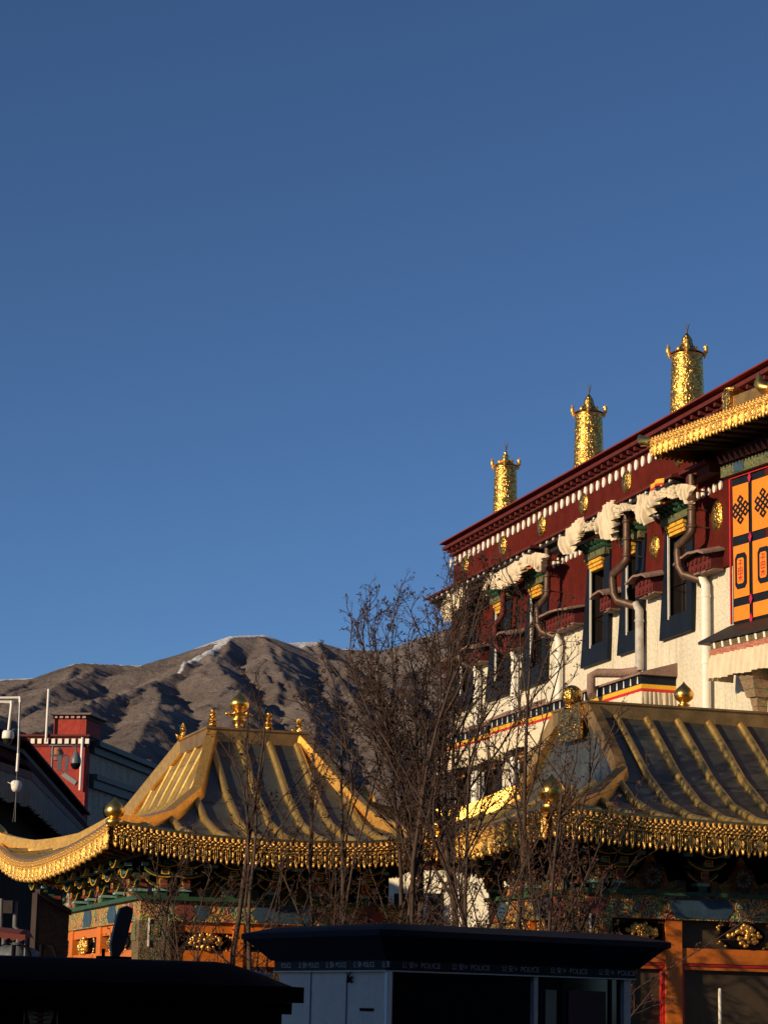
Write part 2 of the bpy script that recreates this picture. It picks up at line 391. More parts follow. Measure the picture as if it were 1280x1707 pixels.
    me.update(calc_edges=True); me.validate()
    at = me.attributes.new('snow', 'FLOAT', 'POINT'); at.data.foreach_set('value', snow.ravel().astype(np.float32))
    mt, n, b = nodes('mountain_scrub')
    tc = N(n, 'ShaderNodeTexCoord')
    nz = N(n, 'ShaderNodeTexNoise', Scale=.004, Detail=12.0, Roughness=.7); n.links.new(tc.outputs['Object'], nz.inputs['Vector'])
    r = ramp(n, nz.outputs[0], [(.3, (.125, .102, .096)), (.5, (.20, .165, .152)), (.72, (.30, .255, .235))])
    at2 = N(n, 'ShaderNodeAttribute'); at2.attribute_name = 'snow'
    nz2 = N(n, 'ShaderNodeTexNoise', Scale=.02, Detail=8.0, Roughness=.7); n.links.new(tc.outputs['Object'], nz2.inputs['Vector'])
    ma = N(n, 'ShaderNodeMath', operation='ADD'); n.links.new(at2.outputs['Fac'], ma.inputs[0]); n.links.new(nz2.outputs[0], ma.inputs[1])
    rr = ramp(n, ma.outputs[0], [(.98, (0, 0, 0)), (1.0, (1, 1, 1))])
    mr = N(n, 'ShaderNodeMapRange'); mr.inputs[1].default_value = 1.08; mr.inputs[2].default_value = 1.25
    n.links.new(ma.outputs[0], mr.inputs[0])
    mx = N(n, 'ShaderNodeMix', data_type='RGBA'); n.links.new(mr.outputs[0], mx.inputs[0])
    n.links.new(r.outputs[0], mx.inputs[6]); mx.inputs[7].default_value = (.75, .76, .8, 1)
    n.links.new(mx.outputs[2], b.inputs['Base Color']); b.inputs['Roughness'].default_value = 1
    b.inputs['Specular IOR Level'].default_value = .05
    bp = N(n, 'ShaderNodeBump', Strength=1.0, Distance=38.0)
    nb = N(n, 'ShaderNodeTexNoise', Scale=.012, Detail=10.0, Roughness=.7); n.links.new(tc.outputs['Object'], nb.inputs['Vector'])
    n.links.new(nb.outputs[0], bp.inputs['Height']); n.links.new(bp.outputs[0], b.inputs['Normal'])
    me.materials.append(mt)
    o = bpy.data.objects.new('mountain', me); C.objects.link(o); o['kind'] = 'structure'
build_mountain()

# ------------------------------------------------------------------ the great temple building (wall plane a = 31)
AW = 31.0
B0, B1 = 40.0, 88.6
TB = thing('temple_building', 'tall white and maroon temple building with dark framed windows rising on the right', 'temple', (AW, 66, 0))
wins_up = [(68.02, 65.62, 67.51, 65.38), (71.48, 69.61, 70.87, 69.08), (74.71, 72.31, 74.02, 72.05),
           (80.68, 78.08, 79.74, 77.80), (84.45, 82.07, 83.50, 81.53), (88.2, 86.10, 87.5, 85.56)]
wins_lo = [(88.3, 86.3), (85.0, 82.75), (81.15, 78.85), (74.4, 72.0), (70.6, 68.3)]
def wall_cells(mb, a, b0, b1, z0, z1, holes, depth):
    bs = sorted({b0, b1, *[h[0] for h in holes], *[h[1] for h in holes]}); zs = sorted({z0, z1, *[h[2] for h in holes], *[h[3] for h in holes]})
    bs = [b for b in bs if b0 <= b <= b1]; zs = [z for z in zs if z0 <= z <= z1]
    for i in range(len(bs)-1):
        for j in range(len(zs)-1):
            bm, zm = (bs[i]+bs[i+1])/2, (zs[j]+zs[j+1])/2
            if any(h[0] < bm < h[1] and h[2] < zm < h[3] for h in holes): continue
            nb = max(1, int((bs[i+1]-bs[i])/1.2)); 
            mb.add([(a, bs[i], zs[j]), (a, bs[i], zs[j+1]), (a, bs[i+1], zs[j+1]), (a, bs[i+1], zs[j])], [(0, 1, 2, 3)])
    for h in (holes if depth else []):
        x0, x1 = a, a+depth; p, q = h[0], h[1]; z2, z3 = max(h[2], z0), min(h[3], z1)
        if z3 <= z2: continue
        mb.add([(x0,p,z2),(x1,p,z2),(x1,p,z3),(x0,p,z3)], [(0,1,2,3)])
        mb.add([(x0,q,z2),(x1,q,z2),(x1,q,z3),(x0,q,z3)], [(3,2,1,0)])
        if h[2] >= z0: mb.add([(x0,p,z2),(x1,p,z2),(x1,q,z2),(x0,q,z2)], [(3,2,1,0)])
        if h[3] <= z1: mb.add([(x0,p,z3),(x1,p,z3),(x1,q,z3),(x0,q,z3)], [(0,1,2,3)])
def opening(w):                              # clear opening inside a frame
    bl, br, tl, tr = w
    return (max(tr, br)+.30, tl-.22, 14.40, 17.35)
hu = [opening(w) for w in wins_up]
hl = [(b[1]+.35, b[0]-.35, 8.2, 11.45) for b in wins_lo]
wm = MB(); wall_cells(wm, AW, B0, B1, 0, 15.36, hu+hl, 0)
wm.add([(AW, B1, 0), (AW, B1, 15.36), (AW+16, B1, 15.36), (AW+16, B1, 0)], [(0, 1, 2, 3)])
part('white_wall', wm, 'white_wall', TB)
wm = MB(); AM = AW-.10
wall_cells(wm, AM, B0, B1-.05, 15.34, 20.7, hu, 0)
wm.add([(AM, B1-.05, 15.34), (AM, B1-.05, 20.7), (AW+16, B1-.05, 20.7), (AW+16, B1-.05, 15.34)], [(0, 1, 2, 3)])
wm.add([(AM, B0, 15.34), (AM, B1-.05, 15.34), (AW, B1-.05, 15.34), (AW, B0, 15.34)], [(0, 1, 2, 3)])
part('maroon_wall', wm, 'maroon', TB)
# cornice: two maroon bands, joist ends, slab roof
cm = MB()
cm.box(AM-.16, AW+1, B0, B1+.16, 20.29, 20.37)
cm.box(AM-.42, AW+1, B0, B1+.22, 20.53, 20.66)
part('cornice', cm, 'maroon_paint', TB)
jm = MB()
b = B0+.2
while b < B1+.3:
    jm.box(AM-.34, AM+.2, b, b+.13, 20.385, 20.525); b += .56
part('joist_row', jm, 'maroon_paint', TB)
cm = MB(); cm.box(AM-.1, AW+1, B0, B1+.1, 20.662, 20.77); part('cornice_shadow_gap', cm, 'dark_wood', TB)
rm = MB()
rm.add([(AM-.55, B0, 20.78), (AM-.55, B1+.28, 20.78), (AM-.52, B1+.26, 20.85), (AM-.52, B0, 20.85), (AW+.1, B0, 21.12), (AW+.1, B1-.4, 21.12), (AW+17, B0, 21.12), (AW+17, B1-.4, 21.12), (AW+17, B1+.28, 20.8)],
       [(0, 1, 2, 3), (3, 2, 5, 4), (4, 5, 7, 6), (2, 8, 7, 5)])
rm.add([(AM-.55, B0, 20.775), (AM-.55, B1+.28, 20.775), (AW+17, B1+.28, 20.775), (AW+17, B0, 20.775)], [(0, 1, 2, 3)])
part('roof', rm, 'roof_red', TB)
# the nearer roof steps up above the projecting bay
# white roundels under the cornice and a second row below the hoods
def dot(mb, a, b, z, r=.15, h=.21):
    n = 12; vs = [(a-.05, b+r*math.cos(2*math.pi*i/n), z+h*math.sin(2*math.pi*i/n)) for i in range(n)]
    mb.prism(vs, (.06, 0, 0))
def roundels(bs, z, r, h):
    first = None
    for b in bs:
        if first is None:
            mb = MB(); dot(mb, AM, b, z, r, h); first = part('white_roundel', mb, 'white', TB); b0_ = b
        else:
            o = first.copy(); C.objects.link(o); o.parent = TB; o.location = (0, b-b0_, random.uniform(-.015, .015))
roundels([66.6+.555*k for k in range(41)], 20.03, .125, .185)
roundels([63.5+.42*k for k in range(60) if not any(min(w)-.05 < 63.5+.42*k < max(w)+.05 for w in wins_up)], 17.95, .10, .15)
# gilt medallions
for (bb, zz, tall) in ((87.05, 19.62, 1), (82.70, 19.62, 1), (78.58, 19.62, 1), (74.53, 19.62, 1), (70.71, 19.62, 1), (66.5, 19.62, 1), (68.45, 16.93, 1), (63.75, 17.04, 1.25)):
    mm = MB(); rr = .36
    mm.lathe([(rr*.01, .16), (rr*.35, .15), (rr*.6, .10), (rr*.8, .10), (rr*.86, .06), (rr, .05), (rr*1.02, .0)], (0, 0, 0), 20, Vector((-1, 0, 0)))
    mm.v = [(p[0]+AM, p[1]+bb, p[2]*1.12*tall+zz) for p in mm.v]
    part('gilt_medallion', mm, 'gold_emboss_fine', TB)
# window frames with their pieces
for i, w in enumerate(wins_up):
    bl, br, tl, tr = w; h = hu[i]; a0 = AM-.07; d = (.10 if True else 0)
    fm = MB()
    zb, zt = 13.72, 17.52
    def q(bb, z): return (a0, bb, z)
    fm.prism([q(br, zb), q(bl, zb), q(lerp(bl, tl, .2), h[2]), q(lerp(br, tr, .2), h[2])], (d+.06, 0, 0))
    fm.prism([q(h[1], h[2]), q(lerp(bl, tl, .2), h[2]), q(tl, zt), q(h[1], zt)], (d+.06, 0, 0))
    fm.prism([q(lerp(br, tr, .2), h[2]), q(h[0], h[2]), q(h[0], zt), q(tr, zt)], (d+.06, 0, 0))
    fr = part('window_frame', fm, 'navy', TB)
    rv = MB(); x0, x1 = AM-.02, AW+.45
    rv.add([(x0,h[1],h[2]),(x1,h[1],h[2]),(x1,h[1],h[3]),(x0,h[1],h[3]),(x0,h[0],h[2]),(x1,h[0],h[2]),(x1,h[0],h[3]),(x0,h[0],h[3])], [(0,1,2,3),(7,6,5,4),(0,4,5,1),(3,2,6,7)])
    part('window_reveal', rv, 'dark_wood', fr)
    pn = MB(); pn.box(AW+.38, AW+.42, h[0], h[1], h[2], h[3])
    for t in (.0, .48, .95): 
        bb = lerp(h[0], h[1], t); pn.box(AW+.30, AW+.379, bb, bb+.08, h[2], h[3])
    for z in (14.5, 15.6, 16.7): pn.box(AW+.32, AW+.379, h[0], h[1], z, z+.08)
    part('window_shutter', pn, 'dark_wood', fr)
    wl = MB(); wl.box(a0-.03, a0+.03, h[1]-.055, h[1]-.005, h[2]-.1, h[3])
    part('white_trim', wl, 'white', fr)
    wl = MB(); wl.box(AW+.02, AW+.10, h[0]+.005, h[0]+.06, h[2], h[3]-.3)
    part('crimson_trim', wl, 'brick_red', fr)
    li = MB()
    for k in range(3): li.box(AM-.10-.05*k, AM+.1, h[0]+.05-.04*k, h[1]-.05+.02*k, 17.0+.12*k, 17.115+.12*k)
    part('carved_lintel', li, 'paint_yellow', fr)
    li = MB(); li.box(AM-.26, AM, tr+.05, tl-.05, 17.37, 17.60)
    part('lintel_board', li, 'paint_green', fr)
    lg = MB(); n = 6
    for row in range(2):
        for k in range(n):
            bb = lerp(tr+.1, tl-.1, (k+.5*(row))/(n-.5))
            lg.tube([(AM+.05, bb, 17.70+.17*row), (AM-.28-.14*row, bb, 17.69+.17*row), (AM-.38-.14*row, bb, 17.72+.17*row)], [.09, .09, .05], 8)
    part('beam_end_row', lg, 'green', fr)
    li = MB(); li.box(AM-.35, AM, tr+.05, tl-.05, 18.0, 18.12)
    part('orange_board', li, 'orange', fr)
# orange curtains inside the nearest window
cu = MB(); h = hu[0]
cu.box(AM-.06, AM-.03, h[0]-.30, h[0]-.12, 16.0, 17.05); cu.box(AM-.06, AM-.03, h[0]-.22, h[0]-.12, 14.95, 15.75)
part('orange_strip', cu, 'orange_cloth', TB)
# lower windows
for i, w in enumerate(wins_lo):
    h = hl[i]; a0 = AW-.12; fm = MB()
    fm.prism([(a0, w[1]-.1, 7.7), (a0, w[0]+.15, 7.7), (a0, w[0], 8.2), (a0, w[1], 8.2)], (.14, 0, 0))
    fm.prism([(a0, h[1], 8.2), (a0, w[0]+.1, 8.2), (a0, w[0]-.15, 11.7), (a0, h[1], 11.7)], (.14, 0, 0))
    fm.prism([(a0, w[1], 8.2), (a0, h[0], 8.2), (a0, h[0], 11.7), (a0, w[1]+.1, 11.7)], (.14, 0, 0))
    fr = part('window_frame', fm, 'navy', TB)
    rv = MB(); x0, x1 = AW-.02, AW+.38
    rv.add([(x0,h[1],h[2]),(x1,h[1],h[2]),(x1,h[1],11.5),(x0,h[1],11.5),(x0,h[0],h[2]),(x1,h[0],h[2]),(x1,h[0],11.5),(x0,h[0],11.5)], [(0,1,2,3),(7,6,5,4),(0,4,5,1),(3,2,6,7)])
    part('window_reveal', rv, 'dark_wood', fr)
    pn = MB(); pn.box(AW+.3, AW+.36, h[0], h[1], 8.2, 11.5)
    for z in (9.2, 10.3): pn.box(AW+.25, AW+.30, h[0], h[1], z, z+.09)
    part('window_shutter', pn, 'dark_wood', fr)
    li = MB()
    for k in range(3): li.box(AW-.14-.09*k, AW+.1, h[0]-.1*k+.1, h[1]+.1*k, 11.0+.13*k, 11.13+.13*k)
    part('carved_lintel', li, 'paint_orange', fr)
    li = MB(); li.box(AW-.35, AW, w[1]+.05, w[0]-.1, 11.39, 11.58); part('lintel_board', li, 'paint_green', fr)
    wl = MB(); wl.box(a0-.03, a0+.03, h[1]-.055, h[1]-.005, 8.2, 11.3); part('white_trim', wl, 'white', fr)
# sill ledges between the upper windows at the change of colour
edges = [(50.0, 63.0)] ; ws = sorted([(min(w[1], w[3]), max(w[0], w[2])) for w in wins_up])
gaps = [(63.4, ws[0][0]-.05)] + [(ws[i][1]-.30, ws[i+1][0]+.05) for i in range(len(ws)-1)] + [(ws[-1][1]-.2, 88.55)]
for g0, g1 in gaps:
    if g1-g0 < .3: continue
    lm = MB(); lm.box(AM-.42, AM, g0, g1, 15.30, 15.86); b = g0+.05
    while b < g1-.2: lm.box(AM-.47, AM-.40, b, b+.13, 15.60, 15.74); lm.box(AM-.46, AM-.40, b+.05, b+.2, 15.36, 15.46); b += .3
    lg = part('sill_ledge', lm, 'maroon_paint', TB)
    sm = MB(); n = 10
    def top(u, v, g0=g0, g1=g1):
        bb = lerp(g0-.12, g1+.12, u); dip = .16*(2*u-1)**2
        return (lerp(AM-.75, AM+.02, v), bb, 15.93 - dip + .18*v + .02*math.sin(bb*9))
    sm.grid(top, n, 3); sm.grid(lambda u, v: tuple(Vector(top(1-u, v)) - Vector((0, 0, .07))), n, 3)
    sm.grid(lambda u, v: (AM-.75, top(u, 0)[1], top(u, 0)[2]-.07*v), n, 1)
    sm.add([top(0, 0), top(0, 1), tuple(Vector(top(0, 1))-Vector((0, 0, .07))), tuple(Vector(top(0, 0))-Vector((0, 0, .07)))], [(0, 1, 2, 3)])
    part('slate_cap', sm, 'stone', lg)
    # ragged plaster lip under the ledge
    sm = MB(); b = g0
    while b < g1-.15:
        w_ = random.uniform(.15, .4); sm.box(AM-.3-random.random()*.18, AM, b, min(b+w_, g1), 15.25, 15.299); b += w_+random.uniform(0, .1)
    part('plaster_lip', sm, 'stone', lg)
# hoods over the window groups
for (h0, h1) in ((65.2, 76.9), (77.5, 82.0), (82.3, 89.3)):
    hm = MB()
    hm.add([(AM-.95, h0-.1, 18.50), (AM-.95, h1+.1, 18.50), (AM-.95, h1+.1, 18.58), (AM-.95, h0-.1, 18.58), (AM, h0-.1, 18.86), (AM, h1+.1, 18.86), (AM, h0-.1, 18.50), (AM, h1+.1, 18.50)],
           [(0, 3, 2, 1), (3, 4, 5, 2), (0, 1, 7, 6), (0, 6, 4, 3), (1, 2, 5, 7)])
    ho = part('window_hood', hm, 'maroon_paint', TB)
    um = MB(); um.box(AM-.80, AM, h0+.1, h1-.1, 18.34, 18.495); um.box(AM-.55, AM, h0+.2, h1-.2, 18.15, 18.335)
    part('hood_beam', um, 'dark_wood', ho)
    b = h0+.2
    while b < h1-.3: um = MB(); um.obox((AM-.86, b, 18.42), (.03, 0, 0), (0, .028, .028), (0, -.028, .028)); part('white_stud', um, 'white', ho); b += .62
# maroon hood on the near side of window group, by the downpipe
hm = MB(); hm.box(AM-.5, AM, 63.3, 65.0, 18.3, 18.55); hm.box(AM-.7, AM, 63.2, 65.1, 18.552, 18.66)
part('window_hood', hm, 'maroon_paint', TB)
# downpipes
def pipe(bb, r, jog, zbot, mat_top='copper', mat_low='grey_pipe'):
    p = MB(); a = AM-.62
    pts = [(AM-.62, bb, 18.4), (a, bb, 17.0), (a, bb, 16.62), (a-.10, bb+.12, 16.42), (a-.12, bb+jog, 16.28), (a-.12, bb+jog+.05, 16.05), (a-.10, bb+jog, 15.6), (a, bb+jog-.05, 15.35), (AW-.30, bb+jog*.3, 15.12)]
    p.tube(pts, r, 12)
    for z in (17.9, 17.3, 16.75):
        p.lathe([(r*1.02, -.06), (r*1.2, -.04), (r*1.2, .04), (r*1.02, .06)], (a, bb, z), 12); p.box(a, AM, bb-.03, bb+.03, z-.02, z+.02)
    po = part('downpipe', p, mat_top, TB)
    q_ = MB(); q_.tube([(AW-.30, bb+jog*.3, 15.2), (AW-.24, bb+jog*.1, 14.95), (AW-.24, bb+jog*.1, zbot)], r*1.05, 12)
    z = 14.6
    while z > zbot+.3: q_.lathe([(r*1.12, -.05), (r*1.22, 0), (r*1.12, .05)], (AW-.24, bb+jog*.1, z), 12); z -= 2.1
    part('lower_pipe', q_, mat_low, po)
    return po
pipe(64.3, .135, .75, 7, mat_low='white')
pipe(69.35, .135, .85, 12.95)
pipe(76.5, .12, .6, 7, mat_low='white')
pipe(81.0, .11, .5, 7, 'maroon_paint', 'white')
pipe(85.1, .125, .5, 7, 'copper', 'white')
p = MB(); p.tube([(AW-.26, 69.45, 13.05), (AW-.28, 69.5, 12.92), (AW-.7, 69.9, 12.88), (AW-1.35, 70.3, 12.9), (AW-1.55, 70.4, 12.8), (AW-1.55, 70.4, 12.3), (AW-1.6, 70.2, 12.1)], .15, 12)
part('pipe_outlet', p, 'stone', TB)
# thin conduit between the pipe and the wall
# box awnings over the lower windows (top-level: cloth on a frame)
def awning(name_label, b0, b1, a_out, zt, skirt, far_open=False):
    t = thing('window_awning', name_label, 'awning', (AW, (b0+b1)/2, zt-1.2), group='striped awnings over the lower windows')
    A0 = AW-a_out; s = MB()
    s.add([(A0-.1, b0-.12, zt), (A0-.1, b1+.1, zt), (AW, b1+.1, zt+.38), (AW, b0-.12, zt+.38)], [(0, 1, 2, 3)])
    s.add([(A0-.1, b0-.12, zt-.07), (A0-.1, b1+.1, zt-.07), (AW, b1+.1, zt-.07), (AW, b0-.12, zt-.07)], [(3, 2, 1, 0)])
    s.add([(A0-.1, b0-.12, zt-.07), (A0-.1, b1+.1, zt-.07), (A0-.1, b1+.1, zt), (A0-.1, b0-.12, zt)], [(3, 2, 1, 0)])
    s.add([(A0-.1, b0-.12, zt-.07), (A0-.1, b0-.12, zt), (AW, b0-.12, zt+.38), (AW, b0-.12, zt-.07)], [(3, 2, 1, 0)])
    part('awning_board', s, 'stone', t)
    def band(name, z0, z1, off, m_):
        k = MB()
        k.box(A0-off, A0-off+.05, b0-off, b1, z0, z1); k.box(A0-off+.05, AW, b0-off, b0-off+.05, z0, z1)
        return part(name, k, m_, t)
    band('navy_band', zt-.36, zt-.075, 0, 'navy')
    st = MB(); b = b0+.3
    while b < b1: st.prism([(A0-.012, b-.05, zt-.33), (A0-.012, b+.05, zt-.33), (A0-.012, b+.02, zt-.10), (A0-.012, b-.01, zt-.10)], (.01, 0, 0)); b += .55
    part('white_tick_row', st, 'white', t)
    band('yellow_stripe', zt-.50, zt-.363, .01, 'yellow'); band('red_stripe', zt-.60, zt-.503, .02, 'red')
    sk = MB()
    def sf(u, v):
        L = (b1-b0)+a_out; s_ = u*L; amp = .02+.05*v
        wv = math.sin(s_*38+.8*math.sin(s_*5))*amp + .02*math.sin(s_*90)
        zz = zt-.603 - skirt*v*(1+.06*math.sin(s_*1.7)) + .02*math.sin(s_*13)*v
        if s_ < b1-b0: return (A0-.02+wv, b1-s_, zz)
        s2 = s_-(b1-b0); return (A0-.02+s2, b0-.02+wv, zz)
    sk.grid(sf, int(((b1-b0)+a_out)*22), 5)
    part('pleated_skirt', sk, 'cloth', t)
awning('pleated white awning with yellow and red stripes just above the right gilt roof', 67.1, 77.0, 1.2, 12.50, .95)
awning('pleated white awning with faded stripes low on the temple wall behind the bare trees', 78.5, 82.3, .7, 12.75, .8)
awning('pleated white awning at the far left corner of the temple building', 82.6, 88.7, .7, 12.62, .8)

# crumpled cream valances under the hoods
def swag(label, pairs, ox, oy, sc, seed):
    """pairs: upper and lower cloth edge along the hood; laid out on the plane of the hood's front, 1 m off the wall"""
    mb = MB(); T = []; Bm = []
    for (x0, y0, x1, y1) in pairs:
        T.append(px(ox+x0/sc, oy+y0/sc, 0, AM-1.0)); Bm.append(px(ox+x1/sc, oy+y1/sc, 0, AM-1.0))
    n = len(pairs); k = [0]
    for i in range(1, n): k.append(k[-1]+max(.12, (T[i]-T[i-1]).length*.5+(Bm[i]-Bm[i-1]).length*.5))
    L = k[-1]
    def fn(u, v):
        s_ = u*L; t = Vector([interp(s_, k, [q[c] for q in T]) for c in range(3)]); b_ = Vector([interp(s_, k, [q[c] for q in Bm]) for c in range(3)])
        p = t.lerp(b_, v)
        ph = s_*22 + 5*mnoise.noise(Vector((s_*1.3, seed, 0))); w = math.sin(ph)+.5*math.sin(2.1*ph+1)
        nz = mnoise.noise(Vector((s_*3, v*2, seed))); nz2 = mnoise.noise(Vector((s_*9, v*4, seed+9)))
        p.x += w*(.06+.10*v) + .10*nz + .05*nz2 + .25*(v-.4)**2
        p.y += .06*nz2 + .05*w*v; p.z += .06*nz2*v + .05*w*v
        return tuple(p)
    mb.grid(fn, int(L*34), 14)
    return solo('cloth_valance', mb, 'cloth', (AM-1, T[0].y, T[0].z), label, 'valance', group='crumpled cream valances under the window hoods')
swag('crumpled cream valance above the three nearest upper windows', [(60,575,110,720),(100,570,150,715),(130,520,160,650),(180,445,200,590),(250,405,235,555),(285,470,280,525),(330,435,330,520),(375,480,385,515),(385,370,395,560),(405,370,430,590),(440,300,500,600),(500,265,505,470),(530,325,530,395),(600,290,600,350),(670,310,690,350),(698,300,705,380),(705,230,715,440),(770,215,790,480),(800,235,830,330),(840,180,870,300),(880,190,885,250),(920,160,930,235),(1000,150,1010,255),(1040,140,1045,215),(1060,130,1080,240),(1120,135,1130,300),(1185,155,1150,270)], 920, 780, 5.02, 1.3)
swag('crumpled cream valance over the fourth upper window, left of the copper pipe', [(520,490,500,600),(560,440,560,580),(620,430,650,590),(680,400,720,560),(740,370,780,520),(800,330,830,470),(850,310,850,420),(890,255,900,370),(960,260,960,350),(1000,235,1030,410),(1080,250,1060,420),(1130,270,1085,300)], 720, 880, 5.818, 5.1)
swag('tattered cream valance over the two farthest upper windows at the corner', [(100,740,130,900),(130,690,160,905),(150,640,180,870),(190,640,210,820),(230,600,230,780),(260,580,270,760),(300,570,320,700),(350,560,355,700)], 720, 880, 5.818, 8.7)
hm = MB()
hm.grid(lambda u, v: (AM-1.22+.04*math.sin(u*9), lerp(66.1, 65.1, u), 18.42-.14*v+.05*math.sin(u*3)), 10, 2); part('valance_hem', hm, 'yellow', TB)
hm = MB()
hm.grid(lambda u, v: (AM-1.23+.04*math.sin(u*9), lerp(66.1, 65.1, u), 18.28-.08*v+.05*math.sin(u*3)), 10, 2); part('valance_hem', hm, 'red', TB)

# ------------------------------------------------------------------ victory banners on the roof
def banner(bb, z0, z1, r, label, ball=False):
    t = thing('victory_banner', label, 'roof ornament', (32.3, bb, z0-.8), group='gilt cylinder ornaments along the roof edge')
    x, y = 32.3, bb; h = z1-z0
    body = MB(); prof = []
    n = 40
    for i in range(n+1):
        f = i/n; rr = r*(1.06-.16*f)
        prof.append((rr, lerp(-.3, h, f)))
    body.lathe(prof, (x, y, z0), 36); part('embossed_drum', body, 'gold_emboss', t)
    for f in (.12, .45, .78, .98):
        bands = MB()
        rr = r*(1.06-.16*((f*h+.8)/(h+.8)))
        bands.lathe([(rr, -.04), (rr*1.04, -.025), (rr*1.04, .025), (rr, .04)], (x, y, z0+f*h), 36)
        part('band', bands, 'gold', t)
    cap = MB(); rt = r*.92
    if ball:
        pr = [(rt*1.08, 0), (rt*1.05, .06), (rt*.8, .12), (rt*.4, .2), (rt*.3, .28), (rt*.42, .33), (rt*.3, .38), (rt*.22, .42), (rt*.36, .52), (rt*.2, .62), (.05, .66), (.09, .72), (.05, .78), (.01, .86)]
    else:
        pr = [(rt*1.1, 0), (rt*1.06, .05), (rt*.85, .10), (rt*.58, .22), (rt*.42, .40), (rt*.36, .55), (rt*.33, .68), (rt*.22, .80), (rt*.1, .92), (.01, 1.0)]
    cap.lathe(pr, (x, y, z1), 24); cap.v = [(p[0], p[1], z1+(p[2]-z1)*.8) for p in cap.v]; part('cap', cap, 'gold_emboss_fine' if not ball else 'gold', t)
    for k in range(4):
        a = math.pi/4 + k*math.pi/2 + .35
        o_ = MB(); dx, dy = math.cos(a), math.sin(a)
        P = lambda rr, zz: (x+dx*rr, y+dy*rr, z1+zz)
        o_.tube([P(rt*.6, .12), P(rt*.9, .02), P(rt*1.08, .02), P(rt*1.2, .10), P(rt*1.2, .24), P(rt*1.12, .30), P(rt*1.04, .24)], [.04, .05, .06, .08, .07, .05, .02], 8)
        o_.tube([P(rt*1.08, -.14), P(rt*1.14, .0), P(rt*1.2, .12), P(rt*1.24, .36)], [.02, .06, .05, .01], 7)
        o_.sphere(P(rt*.5, .2), .11, 8)
        part('corner_scroll', o_, 'gold_relief', t)
    sp = MB(); top = z1+pr[-1][1]*.8
    for k in range(7):
        a = k*.9; sp.tube([(x, y, top-.08), (x+.05*math.cos(a), y+.05*math.sin(a), top+.15), (x+.10*math.cos(a), y+.10*math.sin(a), top+random.uniform(.28, .42))], [.012, .01, .006], 4)
    part('wire_spike', sp, 'plastic_grey', t)
banner(86.3, 21.1, 23.72, .50, 'smallest and farthest gilt roof cylinder with a ball tipped cap', True)
banner(77.5, 21.1, 23.80, .56, 'middle gilt roof cylinder of three, with a pointed cap')
banner(68.9, 21.1, 23.78, .58, 'nearest and tallest looking gilt roof cylinder, right of the other two')

# ------------------------------------------------------------------ relief fringe
def fringe(path, height=.58, relief=.085, ds=.02, out=None, period=.25, crest=True, nrow=30):
    """path: list of 3D points of the upper edge; out(t) outward normal. Beaten-metal valance with hanging drops."""
    P = [Vector(p) for p in path]; cum = [0]
    for i in range(1, len(P)): cum.append(cum[-1]+(P[i]-P[i-1]).length)
    L = cum[-1]; n = int(L/ds)
    xs, ys, zs = [[p[k] for p in P] for k in range(3)]
    def hfun(s_, w):
        ph = (s_ % period)/period; h = 0
        if w < .10:                                   # flame crest
            q = (s_ % (period/2))/(period/2); h = .5*abs(math.sin(math.pi*q))
        elif w < .27:
            q = (s_ % (period/2))/(period/2)
            h = .55+.45*math.cos(2*math.pi*q)*math.cos((w-.18)*40) + .25*math.sin(2*math.pi*q*2+w*60)
        elif w < .31: h = .9
        elif w < .34: h = .1
        elif w < .40: h = .25 + .75*max(0, math.sin(2*math.pi*s_/(period/5)))
        elif w < .43: h = .75
        else:
            if ph < .48:                              # scroll leaf boss
                c = (ph-.24)/.24; d = math.hypot(c, (w-.62)/.20)
                h = .35+.65*max(0, math.cos(min(d, 1.6)*2.4)) + .3*math.sin(d*14)
                if w > .80: h = .9-abs(c)*1.0
            else:                                     # paired rods ending in a drop
                c = (ph-.74)/.24
                h = max(.1, math.cos(c*math.pi*1.5)**2) if w < .84 else .9-abs(c)*1.1
        return h
    def bot(s_):
        ph = (s_ % period)/period
        if ph < .48: c = abs((ph-.24)/.24); return .98-.16*c*c if c < 1 else .82
        c = abs((ph-.74)/.26); return 1.06-.26*c
    mb = MB(); vs = []; hs = []
    for i in range(n+1):
        s_ = L*i/n; p = Vector((np.interp(s_, cum, xs), np.interp(s_, cum, ys), np.interp(s_, cum, zs)))
        o_ = out; q = (s_ % (period/2))/(period/2); tp = -.07*(1-abs(2*q-1)) if crest else 0; bt = bot(s_)
        for j in range(nrow+1):
            w0 = j/nrow; w = tp + (bt-tp)*w0
            hv = hfun(s_, max(0, w)); hs.append(float(hv)); hh = hv*relief
            if j == 0 or j == nrow: hh = .0
            vs.append(p + Vector(o_)*(hh+.02) - Vector((0, 0, height*w)))
    q = nrow+1
    mb.add(vs, [(i*q+j, (i+1)*q+j, (i+1)*q+j+1, i*q+j+1) for i in range(n) for j in range(nrow)], True)
    mb.h = hs
    # plain back sheet
    vs2 = []
    m_ = max(2, int(L/.15))
    for i in range(m_+1):
        s_ = L*i/m_; p = Vector((np.interp(s_, cum, xs), np.interp(s_, cum, ys), np.interp(s_, cum, zs)))
        vs2 += [p, p-Vector((0, 0, height*.8))]
    mb.add(vs2, [(2*i, 2*i+1, 2*i+3, 2*i+2) for i in range(m_)])
    return mb

